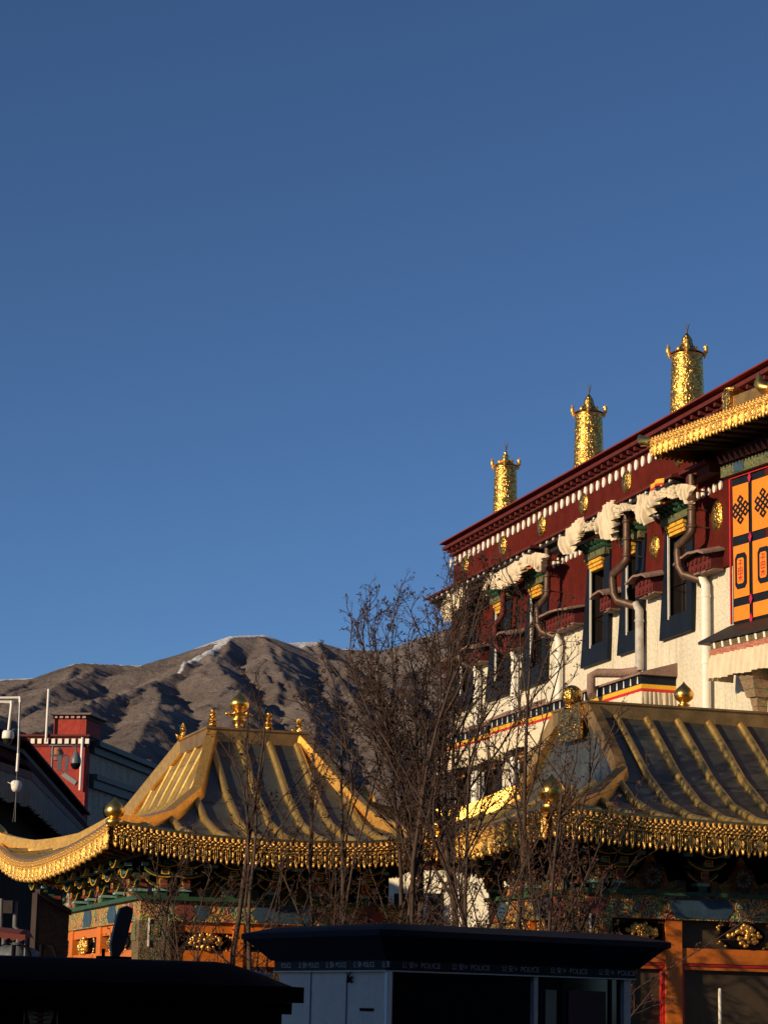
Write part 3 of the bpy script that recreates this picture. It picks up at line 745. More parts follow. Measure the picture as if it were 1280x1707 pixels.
# ------------------------------------------------------------------ gates with gilt roofs
def bulb(mb, c, s=1.0, n=18):
    mb.lathe([(.30*s, 0), (.28*s, .04*s), (.17*s, .10*s), (.14*s, .16*s), (.21*s, .19*s), (.21*s, .23*s), (.13*s, .27*s), (.17*s, .32*s), (.30*s, .42*s), (.345*s, .54*s), (.33*s, .64*s), (.25*s, .76*s), (.13*s, .87*s), (.04*s, .96*s), (.005, 1.02*s)], c, n)
def gate(cfg):
    a0, a1, b0, b1 = cfg['eave']; ta0, ta1, tb0, tb1 = cfg['top']; zt, ze = cfg['zt'], cfg['ze']
    rk, ka = cfg['rk'], cfg['ka']; LN, LF = cfg['lift_near'], cfg['lift_far']
    t = thing('gatehouse', cfg['label'], 'gate', ((a0+a1)/2, (b0+b1)/2, 0))
    RS = [0, .19, .37, .58, .8, 1]; ZS = [1, .715, .44, .205, .07, 0]
    def Z(r): return ze + (zt-ze)*interp(r, RS, ZS)
    def aL(r): return ta0-ka*r/rk if r < rk else lerp(ta0-ka, a0, (r-rk)/(1-rk))
    def aR(r): return ta1+ka*r/rk if r < rk else lerp(ta1+ka, a1, (r-rk)/(1-rk))
    def bN(r): return lerp(tb0, b0, r)
    def bF(r): return lerp(tb1, b1, r)
    def lc(x, l0, l1, p=2.4): return l0*abs(1-2*x)**p if x < .5 else l1*abs(2*x-1)**p
    def front(r, x):
        a = lerp(aL(r), aR(r), x); xe = (a-a0)/(a1-a0)
        return Vector((a, bN(r), Z(r)+lc(xe, LN, LN)*r**1.6))
    def back(r, x):
        a = lerp(aL(r), aR(r), x); xe = (a-a0)/(a1-a0)
        return Vector((a, bF(r), Z(r)+lc(xe, LF, LF)*r**1.1))
    def left(r, x):
        zN, zF = front(r, 0).z-Z(r), back(r, 0).z-Z(r)
        return Vector((aL(r), lerp(bN(r), bF(r), x), Z(r)+lc(x, zN, zF, 2.2)))
    def right(r, x):
        zN, zF = front(r, 1).z-Z(r), back(r, 1).z-Z(r)
        return Vector((aR(r), lerp(bN(r), bF(r), x), Z(r)+lc(x, zN, zF, 2.2)))
    rs = [0, .1, .19, .28, .37, .45, .52, .58, .66, .73, .8, .87, .94, 1]
    def sheet(fn, flip=False):
        mb = MB(); nx = 28; k = len(rs)
        vs = [fn(r, j/nx) for r in rs for j in range(nx+1)]
        fs = [(i*(nx+1)+j, (i+1)*(nx+1)+j, (i+1)*(nx+1)+j+1, i*(nx+1)+j+1) for i in range(k-1) for j in range(nx)]
        if flip: fs = [f[::-1] for f in fs]
        mb.add(vs, fs, True); return mb
    for fn in (front, back, left, right): part('roof_sheet', sheet(fn), 'roof_sunlit' if fn is left and cfg['bright'] else 'roof_sheet', t)
    tp = MB(); tp.box(ta0-.02, ta1+.02, tb0, tb1, zt-.3, zt+.02); part('roof_sheet', tp, 'ridge', t)
    # ribs
    def rib(fn, xs_of, r0, rad=.086):
        mb = MB(); pts = []; k = 0
        rr = [r for r in rs if r >= r0]; rr = ([r0] if rr and rr[0]-r0 > .02 else []) + rr
        for r in rr: p = fn(r, xs_of(r)); pts.append(p+Vector((0, 0, rad*.45)))
        if len(pts) < 2: return
        mb.tube(pts, rad, 10)
        for i in (len(pts)//3, 2*len(pts)//3):       # lapped joints
            d = (pts[min(i+1, len(pts)-1)]-pts[i]).normalized()
            mb.tube([pts[i]-d*.03, pts[i]+d*.03], rad*1.14, 10)
        part('roof_rib', mb, 'roof_rib', t)
    def rstart(a, f, lo):                            # where a line of constant a leaves the hip
        r = 0
        while r < .97 and ((f(r) > a) if lo else (f(r) < a)): r += .01
        return r
    for a in cfg['ribs']:
        r0 = max(rstart(a, aL, True), rstart(a, aR, False))
        r0 = max(r0, .03)
        rib(front, lambda r, a=a: (a-aL(r))/(aR(r)-aL(r)), r0)
    for fside, nside in ((left, cfg['side_ribs']), (right, 5)):
        for k in range(nside):
            bb = lerp(b0+.9, b1-.9, (k+.5)/nside)
            r0 = 0
            while r0 < .97 and not (bN(r0) < bb < bF(r0)): r0 += .01
            rib(fside, lambda r, bb=bb: (bb-bN(r))/(bF(r)-bN(r)), max(r0, .03 if ka > .3 else rk+.02), .07)
    for fn in (front, left):
        for r in (.12, .42, .72):
            mb = MB(); mb.tube([fn(r, k/14)+Vector((0, 0, .004)) for k in range(15)], .016, 5); part('sheet_seam', mb, 'roof_sheet', t)
    # hip ridges: square bars that follow the kinked corners
    def hip(fn, x, top):
        mb = MB(); P = [fn(r, x) for r in rs]; w = .15; hh = .13 if fn is front else .2
        c0 = Vector(((a0+a1)/2, (b0+b1)/2, 0))
        vs = []
        for i, p in enumerate(P):
            d = P[min(i+1, len(P)-1)]-P[max(i-1, 0)]; d.normalize()
            sd = d.cross(Vector((0, 0, 1))).normalized(); up = sd.cross(d).normalized()
            p = p+up*hh*.6
            vs += [p-sd*w-up*hh, p+sd*w-up*hh, p+sd*w*.75+up*hh, p-sd*w*.75+up*hh]
        n_ = len(P)
        mb.add(vs, [(4*i+j, 4*i+(j+1) % 4, 4*i+4+(j+1) % 4, 4*i+4+j) for i in range(n_-1) for j in range(4)])
        mb.add(vs[-4:], [(0, 1, 2, 3)]); 
        part('hip_ridge', mb, 'gold_relief' if top else 'ridge', t)
    hip(front, 0, cfg['bright']); hip(front, 1, True); hip(back, 0, True); hip(back, 1, True)
    # ridge curb
    rb = MB(); w = .12
    rb.box(ta0-.15, ta1+.15, tb0-w, tb0+w, zt-.12, zt+.20); rb.box(ta0-.15, ta1+.15, tb1-w, tb1+w, zt-.12, zt+.20)
    rb.box(ta0-.15, ta0+.1, tb0+w, tb1-w, zt-.12, zt+.20); rb.box(ta1-.1, ta1+.15, tb0+w, tb1-w, zt-.12, zt+.20)
    rb.box(ta0-.19, ta1+.19, tb0-w-.04, tb1+w+.04, zt+.202, zt+.25)
    part('ridge_beam', rb, 'ridge', t)
    # fringes
    K = 40
    fr = cfg['fringe']
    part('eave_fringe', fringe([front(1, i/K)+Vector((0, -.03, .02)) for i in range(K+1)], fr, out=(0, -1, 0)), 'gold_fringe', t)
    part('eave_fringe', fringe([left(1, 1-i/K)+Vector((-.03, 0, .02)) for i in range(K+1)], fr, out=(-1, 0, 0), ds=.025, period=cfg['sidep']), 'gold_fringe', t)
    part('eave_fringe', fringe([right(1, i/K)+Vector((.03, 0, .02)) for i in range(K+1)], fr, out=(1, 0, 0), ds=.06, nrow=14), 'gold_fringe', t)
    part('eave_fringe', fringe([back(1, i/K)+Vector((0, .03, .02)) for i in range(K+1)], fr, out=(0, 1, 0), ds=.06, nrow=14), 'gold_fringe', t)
    # eave lip
    lp = MB(); path = [front(1, i/K) for i in range(K+1)]; lp.tube([p+Vector((0, -.02, .04)) for p in path], .05, 8)
    path = [left(1, i/K) for i in range(K+1)]; lp.tube([p+Vector((-.02, 0, .04)) for p in path], .05, 8)
    part('eave_lip', lp, 'gold', t)
    # soffit
    ca0, ca1, cb0, cb1 = cfg['body']; zs_ = cfg['zbody']
    for fn, (p0, p1) in ((front, ((ca0, cb0), (ca1, cb0))), (left, ((ca0, cb0), (ca0, cb1))), (right, ((ca1, cb0), (ca1, cb1))), (back, ((ca0, cb1), (ca1, cb1)))):
        mb = MB()
        def sf(u, v, fn=fn, p0=p0, p1=p1):
            e = fn(1, u)-Vector((0, 0, .16)); i_ = Vector((lerp(p0[0], p1[0], u), lerp(p0[1], p1[1], u), zs_))
            return e.lerp(i_, v)
        mb.grid(sf, 24, 4); so_ = part('soffit', mb, 'soffit', t)
        rf = MB(); n_ = int(12*1.8)
        for k in range(1, n_):
            u = k/n_; p = Vector(sf(u, .04)); q_ = Vector(sf(u, .96)); rf.tube([p-Vector((0, 0, .05)), q_-Vector((0, 0, .05))], .05, 6)
        part('rafter_row', rf, 'brick_red', so_)
    # corner finials: onion bulb over a turned bowl
    for fn, x, dx, dy in ((front, 0, -1, -1), (front, 1, 1, -1), (back, 0, -1, 1), (back, 1, 1, 1)):
        p = fn(1, x); mb = MB()
        k_ = cfg['fin']; o3 = p+Vector((-dx*.02, -dy*.02, .06))
        mb.lathe([(r_*k_, h_*k_) for r_, h_ in ((.02, -.20), (.15, -.18), (.23, -.10), (.25, -.02), (.18, .05), (.12, .08))], o3, 18)
        mb.lathe([(r_*k_, h_*k_) for r_, h_ in ((.10, .0), (.235, .08), (.285, .2), (.26, .32), (.16, .44), (.06, .53), (.005, .6))], o3+Vector((0, 0, .03)), 18)
        part('corner_finial', mb, 'gold', t)
    for (kind, x, y, s_) in cfg['finials']:
        mb = MB(); z = zt+.22
        if kind == 'bulb': bulb(mb, (x, y, z), s_)
        elif kind == 'spire':
            mb.lathe([(.22, 0), (.2, .05), (.12, .1), (.11, .18), (.17, .24), (.2, .3), (.14, .34), (.13, .36), (.26, .41), (.27, .44), (.12, .47), (.10, .50), (.2, .56), (.265, .66), (.25, .76), (.14, .88), (.05, .96), (.01, 1.04)], (x, y, z), 20)
            for k in range(6):
                a = k*math.pi/3; mb.sphere((x+.31*math.cos(a), y+.31*math.sin(a), z+.43), .055, 6)
            mb.v = [(x+(p[0]-x)*s_, y+(p[1]-y)*s_, z+(p[2]-z)*s_) for p in mb.v]
        elif kind == 'cone':
            for k in range(4): mb.sphere((x, y, z+.1+.11*k), .11-.012*k, 8, .7)
        elif kind == 'flame':
            for k in range(9):
                a = k*.7; rr = .13
                mb.tube([(x, y+rr*math.cos(a)*.5, z+.2+rr*math.sin(a)*.6), (x-.04, y+rr*math.cos(a), z+.2+rr*math.sin(a)), (x-.02, y+rr*1.5*math.cos(a+.3), z+.2+rr*1.6*math.sin(a+.3))], [.05, .045, .01], 6)
            mb.tube([(x+.1, y, z), (x-.12, y, z+.03), (x-.2, y, z+.12)], [.07, .06, .02], 8)
        elif kind == 'ball':
            mb.sphere((x, y, z+.26), .235, 14); mb.tube([(x+.5, y, z), (x+.25, y, z+.06), (x+.1, y, z+.12)], [.12, .11, .08], 10); mb.lathe([(.2, 0), (.16, .08)], (x, y, z-.03), 12)
        part('ridge_finial', mb, 'gold_emboss_fine' if kind in ('ball', 'flame', 'cone') else 'gold', t)
    if cfg.get('panel'):
        mb = MB(); mb.box(ta0-.22, ta0-.155, tb0+.15, tb1-.35, zt-.55, zt+.18); part('ridge_end_plate', mb, 'gold_emboss_fine', t)
        # gable boards (rakes) on the end
    # ---- body
    core = MB(); core.box(ca0+.45, ca1-.45, cb0+.45, cb1-.45, 0, zs_); part('inner_wall', core, 'black', t)
    zb = cfg['levels']                 # bottom of frieze, top of frieze / beam bottom, beam top, bracket top
    bt = MB(); bt.box(ca0-.02, ca1+.02, cb0-.02, cb0+.3, zb[1], zb[2]); bt.box(ca0-.02, ca0+.3, cb0+.3, cb1, zb[1], zb[2]); bt.box(ca1-.3, ca1+.02, cb0+.3, cb1, zb[1], zb[2])
    beam = part('painted_beam', bt, 'paint_floral', t)
    gs = MB(); gs.box(ca0-.14, ca1+.14, cb0-.14, cb0+.3, zb[2]+.003, zb[2]+.09); gs.box(ca0-.14, ca0+.3, cb0+.3, cb1, zb[2]+.003, zb[2]+.09); gs.box(ca1-.3, ca1+.14, cb0+.3, cb1, zb[2]+.003, zb[2]+.09)
    part('green_ledge', gs, 'green', t)
    # painted cartouches on the beam: navy lozenges and brick red end blocks
    cz = (zb[1]+zb[2])/2; hh = (zb[2]-zb[1])/2-.03
    def cart(u0, u1, face, m_, pt=.16):
        mb = MB()
        def q(u, z): return (u, cb0-.035, z) if face == 'f' else (ca0-.035, u, z)
        mb.prism([q(u0, cz), q(u0+pt, cz+hh), q(u1-pt, cz+hh), q(u1, cz), q(u1-pt, cz-hh), q(u0+pt, cz-hh)], (0, .03, 0) if face == 'f' else (.03, 0, 0))
        part('beam_cartouche', mb, m_, t)
    for u0, u1, f_, m_ in cfg['carts']: cart(u0, u1, f_, m_)
    # orange frieze with openwork plaques
    fz = MB(); zf0, zf1 = zb[0], zb[1]
    fz.box(ca0+.05, ca1-.05, cb0+.06, cb0+.14, zf0-.30, zf0)
    fz.box(ca0+.05, ca0+.14, cb0+.14, cb1-.1, zf0-.30, zf0)
    fz.box(ca1-.14, ca1-.05, cb0+.14, cb1-.1, zf0-.30, zf0)
    part('orange_rail', fz, 'orange', t)
    if cfg['orange_top']:
        fz = MB(); fz.box(ca0+.05, ca1-.05, cb0+.07, cb0+.14, zf1-.22, zf1-.002); fz.box(ca0+.06, ca0+.14, cb0+.14, cb1-.1, zf1-.22, zf1-.002)
        part('orange_rail', fz, 'orange', t)
    bk = MB(); bk.box(ca0+.2, ca1-.2, cb0+.2, cb0+.26, .4, zf1-.003); bk.box(ca0+.2, ca0+.26, cb0+.26, cb1-.2, .4, zf1-.003)
    part('backing_panel', bk, 'glass', t)
    def plaque(u, z, w, h, face):
        mb = MB(); n = 120; rng = random.Random(int(u*1000))
        for k in range(n):
            x_, z_ = rng.uniform(-1, 1), rng.uniform(-1, 1)
            if abs(x_)**1.1+abs(z_)**1.1 > 1: continue
            r = rng.uniform(.03, .06); dd = .10*(1-abs(x_)*.5-abs(z_)*.5)
            p = (u+x_*w/2, cb0+.06-dd, z+z_*h/2) if face == 'f' else (ca0+.06-dd, u+x_*w/2, z+z_*h/2)
            mb.sphere(p, r, 5)
        part('gilt_plaque', mb, 'gold_relief', t)
        for sx in (-1, 1):                             # corner sprays
            for sz in (-1, 1):
                mb = MB()
                for k in range(9):
                    x_, z_ = rng.uniform(.0, .22), rng.uniform(0, .14)
                    if x_/.22+z_/.14 > 1.1: continue
                    uu = u+sx*(w*.5+.20-x_); zz = z+sz*(h*.5+.01-z_)
                    p = (uu, cb0+.10, zz) if face == 'f' else (ca0+.10, uu, zz)
                    mb.sphere(p, .032, 4)
                part('corner_spray', mb, 'gold_relief', t)
        mb = MB(); n = 18
        pts = [(math.cos(2*math.pi*i/n), math.sin(2*math.pi*i/n)) for i in range(n)]
        sc_ = lambda c, s_: (u+c*abs(c)**.3*w*.66, cb0+.155, z+s_*h*.58) if face == 'f' else (ca0+.155, u+c*abs(c)**.3*w*.66, z+s_*h*.58)
        mb.prism([sc_(c, s_) for c, s_ in pts], (0, .03, 0) if face == 'f' else (.03, 0, 0))
        part('plaque_recess', mb, 'black', t)
    for u, z, w, h, f_ in cfg['plaques']: plaque(u, z, w, h, f_)
    for u, f_, wd in cfg['posts']:
        mb = MB()
        if f_ == 'f': mb.box(u-wd/2, u+wd/2, cb0+.02, cb0+.3, 0, zf1-.003)
        else: mb.box(ca0+.02, ca0+.3, u-wd/2, u+wd/2, 0, zf1-.003)
        po = part('orange_post', mb, 'orange', t)
        for sgn in (-1, 1):
            e = MB()
            if f_ == 'f': e.box(u+sgn*(wd/2+.002), u+sgn*(wd/2+.06), cb0+.05, cb0+.28, 0, zf0-.305)
            else: e.box(ca0+.05, ca0+.28, u+sgn*(wd/2+.002), u+sgn*(wd/2+.06), 0, zf0-.305)
            part('red_edging', e, 'red', po)
    for u0, u1 in cfg['bays']:
        e = MB(); e.box(u0, u1, cb0+.08, cb0+.25, zf0-.36, zf0-.302); part('red_rail', e, 'red', t)
        e = MB(); e.box(u0, u1, cb0+.10, cb0+.25, zf0-.43, zf0-.363); part('orange_bead', e, 'orange', t)
    # corner pillars
    for (x, y) in ((ca0, cb0), (ca1-.62, cb0), (ca0, cb1-.62)):
        mb = MB(); mb.box(x-.04, x+.66, y-.04, y+.66, 0, zf1-.004); pl = part('corner_pillar', mb, 'paint_dim', t)
        e = MB(); e.box(x+.22, x+.62, y-.07, y-.043, zf1-.42, zf1-.08); part('pillar_panel', e, 'paint_green', pl)
        e = MB(); e.box(x-.07, x-.043, y+.22, y+.62, zf1-.42, zf1-.08); part('pillar_panel', e, 'paint_green', pl)
        e = MB(); e.box(x+.28, x+.56, y-.09, y-.073, zf1-.34, zf1-.16); part('pillar_badge', e, 'paint_orange', pl)
        e = MB(); e.box(x+.155, x+.185, y-.075, y-.043, zf1-.55, zf1+.05); part('white_strip', e, 'white', pl)
    # bracket zone: painted boards with lotus fans, bracket sets between them
    z0, z1 = zb[2]+.093, zb[3]
    def board(u0, u1, face):
        bd = MB()
        n = 30; top = []
        for i in range(n+1):
            x_ = i/n; c = abs(2*x_-1); h_ = .30+.70*max(0, 1-c*2.2)**.7+.10*math.sin(x_*30)*(1-c)
            top.append((lerp(u0, u1, x_), z0+(z1-z0)*min(1, h_)*.92))
        poly = [(u0, z0), (u1, z0)] + top[::-1]
        pts = [(u, cb0+.10, z) if face == 'f' else (ca0+.10, u, z) for u, z in poly]
        bd.prism(pts, (0, .04, 0) if face == 'f' else (.04, 0, 0)); part('painted_board', bd, 'paint_orange', t)
    def lotus(u, z, r, face):
        for ring, (n, r0, r1, m_) in enumerate(((13, .55, 1.0, 'brick_red'), (11, .30, .66, 'pale_teal'), (7, .0, .34, 'brick_red'))):
            mb = MB()
            for k in range(n):
                a = math.pi*2*k/n; da = math.pi/n*.85
                def q(aa, rr, e=0): 
                    x_, z_ = math.cos(aa)*rr*r, math.sin(aa)*rr*r
                    return (u+x_, cb0+.05-ring*.03-e, z+z_) if face == 'f' else (ca0+.05-ring*.03-e, u+x_, z+z_)
                mb.add([q(a, r0), q(a-da, (r0+r1)/2), q(a, r1), q(a+da, (r0+r1)/2), q(a, (r0+r1)/2, .035)], [(0, 1, 4), (1, 2, 4), (2, 3, 4), (3, 0, 4)])
            part('lotus_petals', mb, m_, t)
        mb = MB(); c = (u, cb0-.06, z) if face == 'f' else (ca0-.06, u, z); mb.sphere(c, r*.2, 8)
        part('lotus_heart', mb, 'green', t)
    def brk(u, face, parent):
        s0 = z0; H_ = z1-z0
        def B(name, du0, du1, o0, o1, q0, q1, m_):
            mb = MB()
            if face == 'f': mb.box(u+du0, u+du1, cb0-o1, cb0-o0, s0+q0*H_, s0+q1*H_)
            else: mb.box(ca0-o1, ca0-o0, u+du0, u+du1, s0+q0*H_, s0+q1*H_)
            return part(name, mb, m_, parent)
        B('bracket_foot', -.10, .10, -.2, .10, 0, .14, 'green'); B('bracket_block', -.14, .14, -.2, .15, .14, .22, 'pale_teal')
        B('bracket_shaft', -.05, .09, -.2, .22, .22, .62, 'brick_red')
        for lvl, (o_, wd, q0) in enumerate(((.10, .34, .24), (.30, .42, .52), (.55, .34, .80))):
            mb = MB(); n = 10; poly = []
            for i in range(n+1): x_ = -1+2*i/n; poly.append((x_*wd, s0+H_*(q0+.20*abs(x_)**2.2)))
            poly2 = [(x_, z_+H_*.085) for x_, z_ in poly][::-1]
            pts = poly+poly2
            P3 = [(u+x_, cb0-o_, z_) if face == 'f' else (ca0-o_, u+x_, z_) for x_, z_ in pts]
            for i in range(n):
                mb.prism([P3[i], P3[i+1], P3[2*n-i], P3[2*n+1-i]], (0, .09, 0) if face == 'f' else (.09, 0, 0))
            part('bracket_arm', mb, 'green', parent)
            mb = MB()
            mb.tube([(p[0], p[1]-.01, p[2]) if face == 'f' else (p[0]-.01, p[1], p[2]) for p in P3[:n+1]], .012, 5); part('arm_outline', mb, 'yellow', parent)
            for sx in (-1, 0, 1):
                B('bracket_cup', sx*wd-.07, sx*wd+.07, o_-.06, o_+.08, q0+.22*(abs(sx))+.10, q0+.22*abs(sx)+.19, ('green', 'pale_teal')[lvl % 2])
            if lvl < 2:
                mb = MB(); cu_, cw = u, .085; zz = s0+H_*(q0+.16)
                for (d0, d1, e0, e1) in ((-cw, cw, .045, .06), (-cw, cw, -.06, -.045), (-cw, -cw+.015, -.045, .045), (cw-.015, cw, -.045, .045)):
                    if face == 'f': mb.box(cu_+d0, cu_+d1, cb0-o_-.12, cb0-o_-.10, zz+e0, zz+e1)
                    else: mb.box(ca0-o_-.12, ca0-o_-.10, cu_+d0, cu_+d1, zz+e0, zz+e1)
                part('bracket_badge', mb, 'yellow', parent)
    for u0, u1, f_ in cfg['boards']:
        board(u0, u1, f_); lotus((u0+u1)/2+.0, z0+(z1-z0)*.36, .30, f_)
    for u, f_ in cfg['brackets']: brk(u, f_, t)
    return t

RG = dict(label='near gatehouse on the right with ribbed gilt roof and orange posts', eave=(16.7, 27.2, 41.9, 54.3), top=(19.56, 24.4, 46.7, 48.5),
          zt=8.22, ze=5.44, rk=.37, ka=.06, lift_near=.20, lift_far=1.05, ribs=[17.7, 18.5, 19.3, 20.07, 20.81, 21.55, 22.31, 23.09, 23.85, 24.6, 25.4, 26.2], side_ribs=8,
          fringe=.60, sidep=.5, fin=.95, bright=False, body=(18.0, 26.2, 43.5, 48.8), zbody=5.35, panel=True,
          levels=(3.10, 3.66, 4.13, 5.05),
          finials=[('ball', 19.45, 47.6, 1), ('bulb', 21.95, 47.1, .66), ('bulb', 24.3, 47.1, .66)],
          carts=[(19.9, 21.35, 'f', 'teal'), (22.9, 24.3, 'f', 'teal'), (18.02, 18.55, 'f', 'brick_red'), (44.3, 45.2, 's', 'brick_red'), (45.0, 46.0, 's', 'teal'), (47.6, 48.3, 's', 'teal'), (48.2, 48.7, 's', 'brick_red')],
          orange_top=False,
          plaques=[(19.32, 3.38, .78, .46, 'f'), (21.62, 3.38, .80, .46, 'f'), (23.9, 3.38, .8, .46, 'f'), (45.6, 3.40, .7, .46, 's'), (47.4, 3.40, .6, .46, 's')],
          posts=[(20.03, 'f', .36), (22.9, 'f', .3), (46.5, 's', .2)],
          bays=[(20.27, 22.7), (18.7, 19.8)],
          boards=[(18.8, 20.35, 'f'), (20.9, 22.3, 'f'), (22.9, 24.4, 'f'), (44.5, 45.9, 's'), (46.8, 48.2, 's')],
          brackets=[(18.35, 'f'), (18.75, 'f'), (20.62, 'f'), (22.6, 'f'), (24.6, 'f'), (44.1, 's'), (46.35, 's'), (48.5, 's')])
rgt = gate(RG)
for x_ in (21.5, 25.5):
    mb = MB(); mb.tube([(x_, 52.6, 0), (x_, 52.6, 5.3)], .2, 12); part('rear_column', mb, 'maroon_paint', rgt)
LG = dict(label='gatehouse on the left with brightly lit gilt roof end and bulb finials on its ridge', eave=(9.2, 16.35, 47.4, 63.5), top=(12.48, 14.62, 52.7, 55.4),
          zt=7.90, ze=5.12, rk=.37, ka=.75, lift_near=.27, lift_far=.85, ribs=[10.0, 10.85, 11.65, 12.40, 13.1, 13.83, 14.5, 15.2, 15.8], side_ribs=14,
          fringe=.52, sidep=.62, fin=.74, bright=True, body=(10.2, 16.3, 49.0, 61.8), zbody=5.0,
          levels=(2.90, 3.50, 3.93, 4.75),
          finials=[('spire', 13.15, 52.9, .92), ('cone', 12.48, 52.75, 1), ('flame', 12.35, 55.2, 1), ('flame', 14.65, 52.9, 1), ('cone', 13.85, 52.8, .8), ('flame', 14.6, 55.3, 1)],
          carts=[(10.9, 11.4, 'f', 'brick_red'), (11.3, 11.7, 'f', 'teal'), (12.6, 14.1, 'f', 'teal'), (15.0, 15.6, 'f', 'brick_red'), (49.7, 50.3, 's', 'brick_red'), (51.6, 52.6, 's', 'teal'), (54.5, 55.6, 's', 'teal'), (58.4, 59.6, 's', 'teal'), (60.5, 61.6, 's', 'brick_red')],
          orange_top=True,
          plaques=[(11.62, 3.10, .85, .38, 'f'), (12.95, 3.10, .7, .38, 'f'), (14.3, 3.10, .7, .38, 'f'), (51.9, 3.10, 1.5, .38, 's'), (55.6, 3.10, 1.5, .38, 's'), (59.2, 3.10, 1.5, .38, 's')],
          posts=[(12.35, 'f', .22), (13.65, 'f', .22), (53.8, 's', .5), (57.4, 's', .5), (61.6, 's', .4)],
          bays=[],
          boards=[(11.3, 12.8, 'f'), (13.3, 14.8, 'f'), (50.3, 52.4, 's'), (53.6, 55.8, 's'), (57.0, 59.2, 's')],
          brackets=[(10.6, 'f'), (11.1, 'f'), (12.1, 'f'), (13.05, 'f'), (14.0, 'f'), (15.1, 'f'), (49.5, 's'), (51.3, 's'), (53.0, 's'), (54.7, 's'), (56.4, 's'), (60.2, 's')])
gate(LG)

p_ = px(1199, 1650, 1, 43.2); mb = MB(); mb.tube([(p_.x, 43.2, 0), (p_.x, 43.2, p_.z)], .035, 8); mb.sphere((p_.x, 43.2, p_.z), .036, 6)
solo('post', mb, 'white', (p_.x, 43.2, 0), 'slim white post standing before the dark glass right of the orange post', 'post')
# ------------------------------------------------------------------ projecting bay at the right edge
YB = YAW+R(9)
BA = 39.97                                   # panel plane in the bay's own frame
bay = thing('balcony_bay', 'projecting balcony bay with orange knot patterned curtains under a small gilt eave', 'balcony', (BA, 52, 12.5), YB)
mb = MB(); mb.box(BA+.02, BA+3.0, 46, 56.66, 13.36, 17.82); part('bay_core', mb, 'navy', bay)
cols = [(56.56, 55.76), (55.58, 54.45), (54.27, 53.1), (52.9, 51.7)]
rows = [(17.58, 16.02), (15.72, 14.12), (13.86, 13.42)]
def pt(b, z, o=0): return (BA-o, b, z)
def strip(mb, p, q, w, o=.045, dz=.02):
    d = Vector((0, q[0]-p[0], q[1]-p[1])); L = d.length; d.normalize(); nrm = Vector((0, -d.z, d.y))*w/2
    P, Q = Vector(pt(*p, o)), Vector(pt(*q, o)); mb.prism([P-nrm-d*w*.3, Q-nrm+d*w*.3, Q+nrm+d*w*.3, P+nrm-d*w*.3], (dz, 0, 0))
for ci, (c0, c1) in enumerate(cols):
    for ri, (z0, z1) in enumerate(rows):
        mb = MB()
        def cf(u, v): 
            b_ = lerp(c0, c1, u); z_ = lerp(z1, z0, v)
            return (BA-.022-.010*mnoise.noise(Vector((b_*1.5, z_*1.5, 3))), b_, z_)
        mb.grid(cf, 8, 10); cl = part('curtain_panel', mb, 'orange_cloth', bay)
        cb, cz = (c0+c1)/2, (z0+z1)/2
        if ri == 0:                          # endless knot
            kn = MB(); s_ = .155; w_ = .062; hz = 1.35
            X = lambda i, j: (cb+(i-j)*s_*.82, cz+(i+j)*s_*hz*.5)
            for k in (-1, 1):
                strip(kn, X(-2, k), X(2, k), w_); strip(kn, X(k, -2), X(k, 2), w_)
            strip(kn, X(-1.0, 0), X(1.0, 0), w_, .047); strip(kn, X(0, -1.0), X(0, 1.0), w_, .047)
            for (a_, b_) in (((-2, -1), (-2, 1)), ((2, -1), (2, 1)), ((-1, -2), (1, -2)), ((-1, 2), (1, 2))):
                pass
            for (p_, q_) in (((2, 1), (2, 2)), ((1, 2), (2, 2)), ((-2, -1), (-2, -2)), ((-1, -2), (-2, -2)), ((2, -1), (2.0, 0)), ((1, 0), (2, 0)), ((-2, 1), (-2, 0)), ((-1, 0), (-2, 0)), ((0, 1), (0, 2)), ((0, 2), (-1, 2)), ((0, -1), (0, -2)), ((0, -2), (1, -2)), ((1, 2), (1, 1)), ((-1, -2), (-1, -1))):
                strip(kn, X(*p_), X(*q_), w_, .046)
            part('endless_knot', kn, 'navy', cl)
        if ri == 1:                          # octagonal medallion
            oc = MB(); bw, bh, ch = .29, .54, .13
            def octo(w, h, c, o): return [pt(cb-w, cz-h+c, o), pt(cb-w+c*.8, cz-h, o), pt(cb+w-c*.8, cz-h, o), pt(cb+w, cz-h+c, o), pt(cb+w, cz+h-c, o), pt(cb+w-c*.8, cz+h, o), pt(cb-w+c*.8, cz+h, o), pt(cb-w, cz+h-c, o)]
            oc.prism(octo(bw, bh, ch, .045), (.02, 0, 0)); part('octagon_ring', oc, 'navy', cl)
            oc = MB(); oc.prism(octo(bw-.12, bh-.15, .06, .055), (.008, 0, 0)); part('octagon_centre', oc, 'orange_cloth', cl)
            gl = MB()
            for (x0, y0, x1, y1) in ((-.09, .30, .06, .33), (-.11, .22, .11, .22), (0, .33, 0, .08), (-.10, .08, .10, .08), (-.10, .08, -.10, -.10), (.10, .08, .10, -.10), (-.10, 0, .10, 0), (-.1, -.1, .1, -.1), (0, .08, 0, -.32), (-.11, -.20, .11, -.20), (-.1, -.32, -.03, -.2), (.1, -.32, .03, -.2)):
                strip(gl, (cb+x0, cz+y0), (cb+x1, cz+y1), .03, .062, .005)
            part('script_mark', gl, 'red', cl)
for bb in (55.67, 54.36, 53.0):
    for z in (17.7, 15.87, 13.99, 13.40):
        mb = MB(); mb.prism([pt(bb-.08, z, .05), pt(bb, z+.17, .05), pt(bb+.08, z, .05), pt(bb, z-.17, .05)], (.03, 0, 0)); part('crimson_diamond', mb, 'magenta', bay)
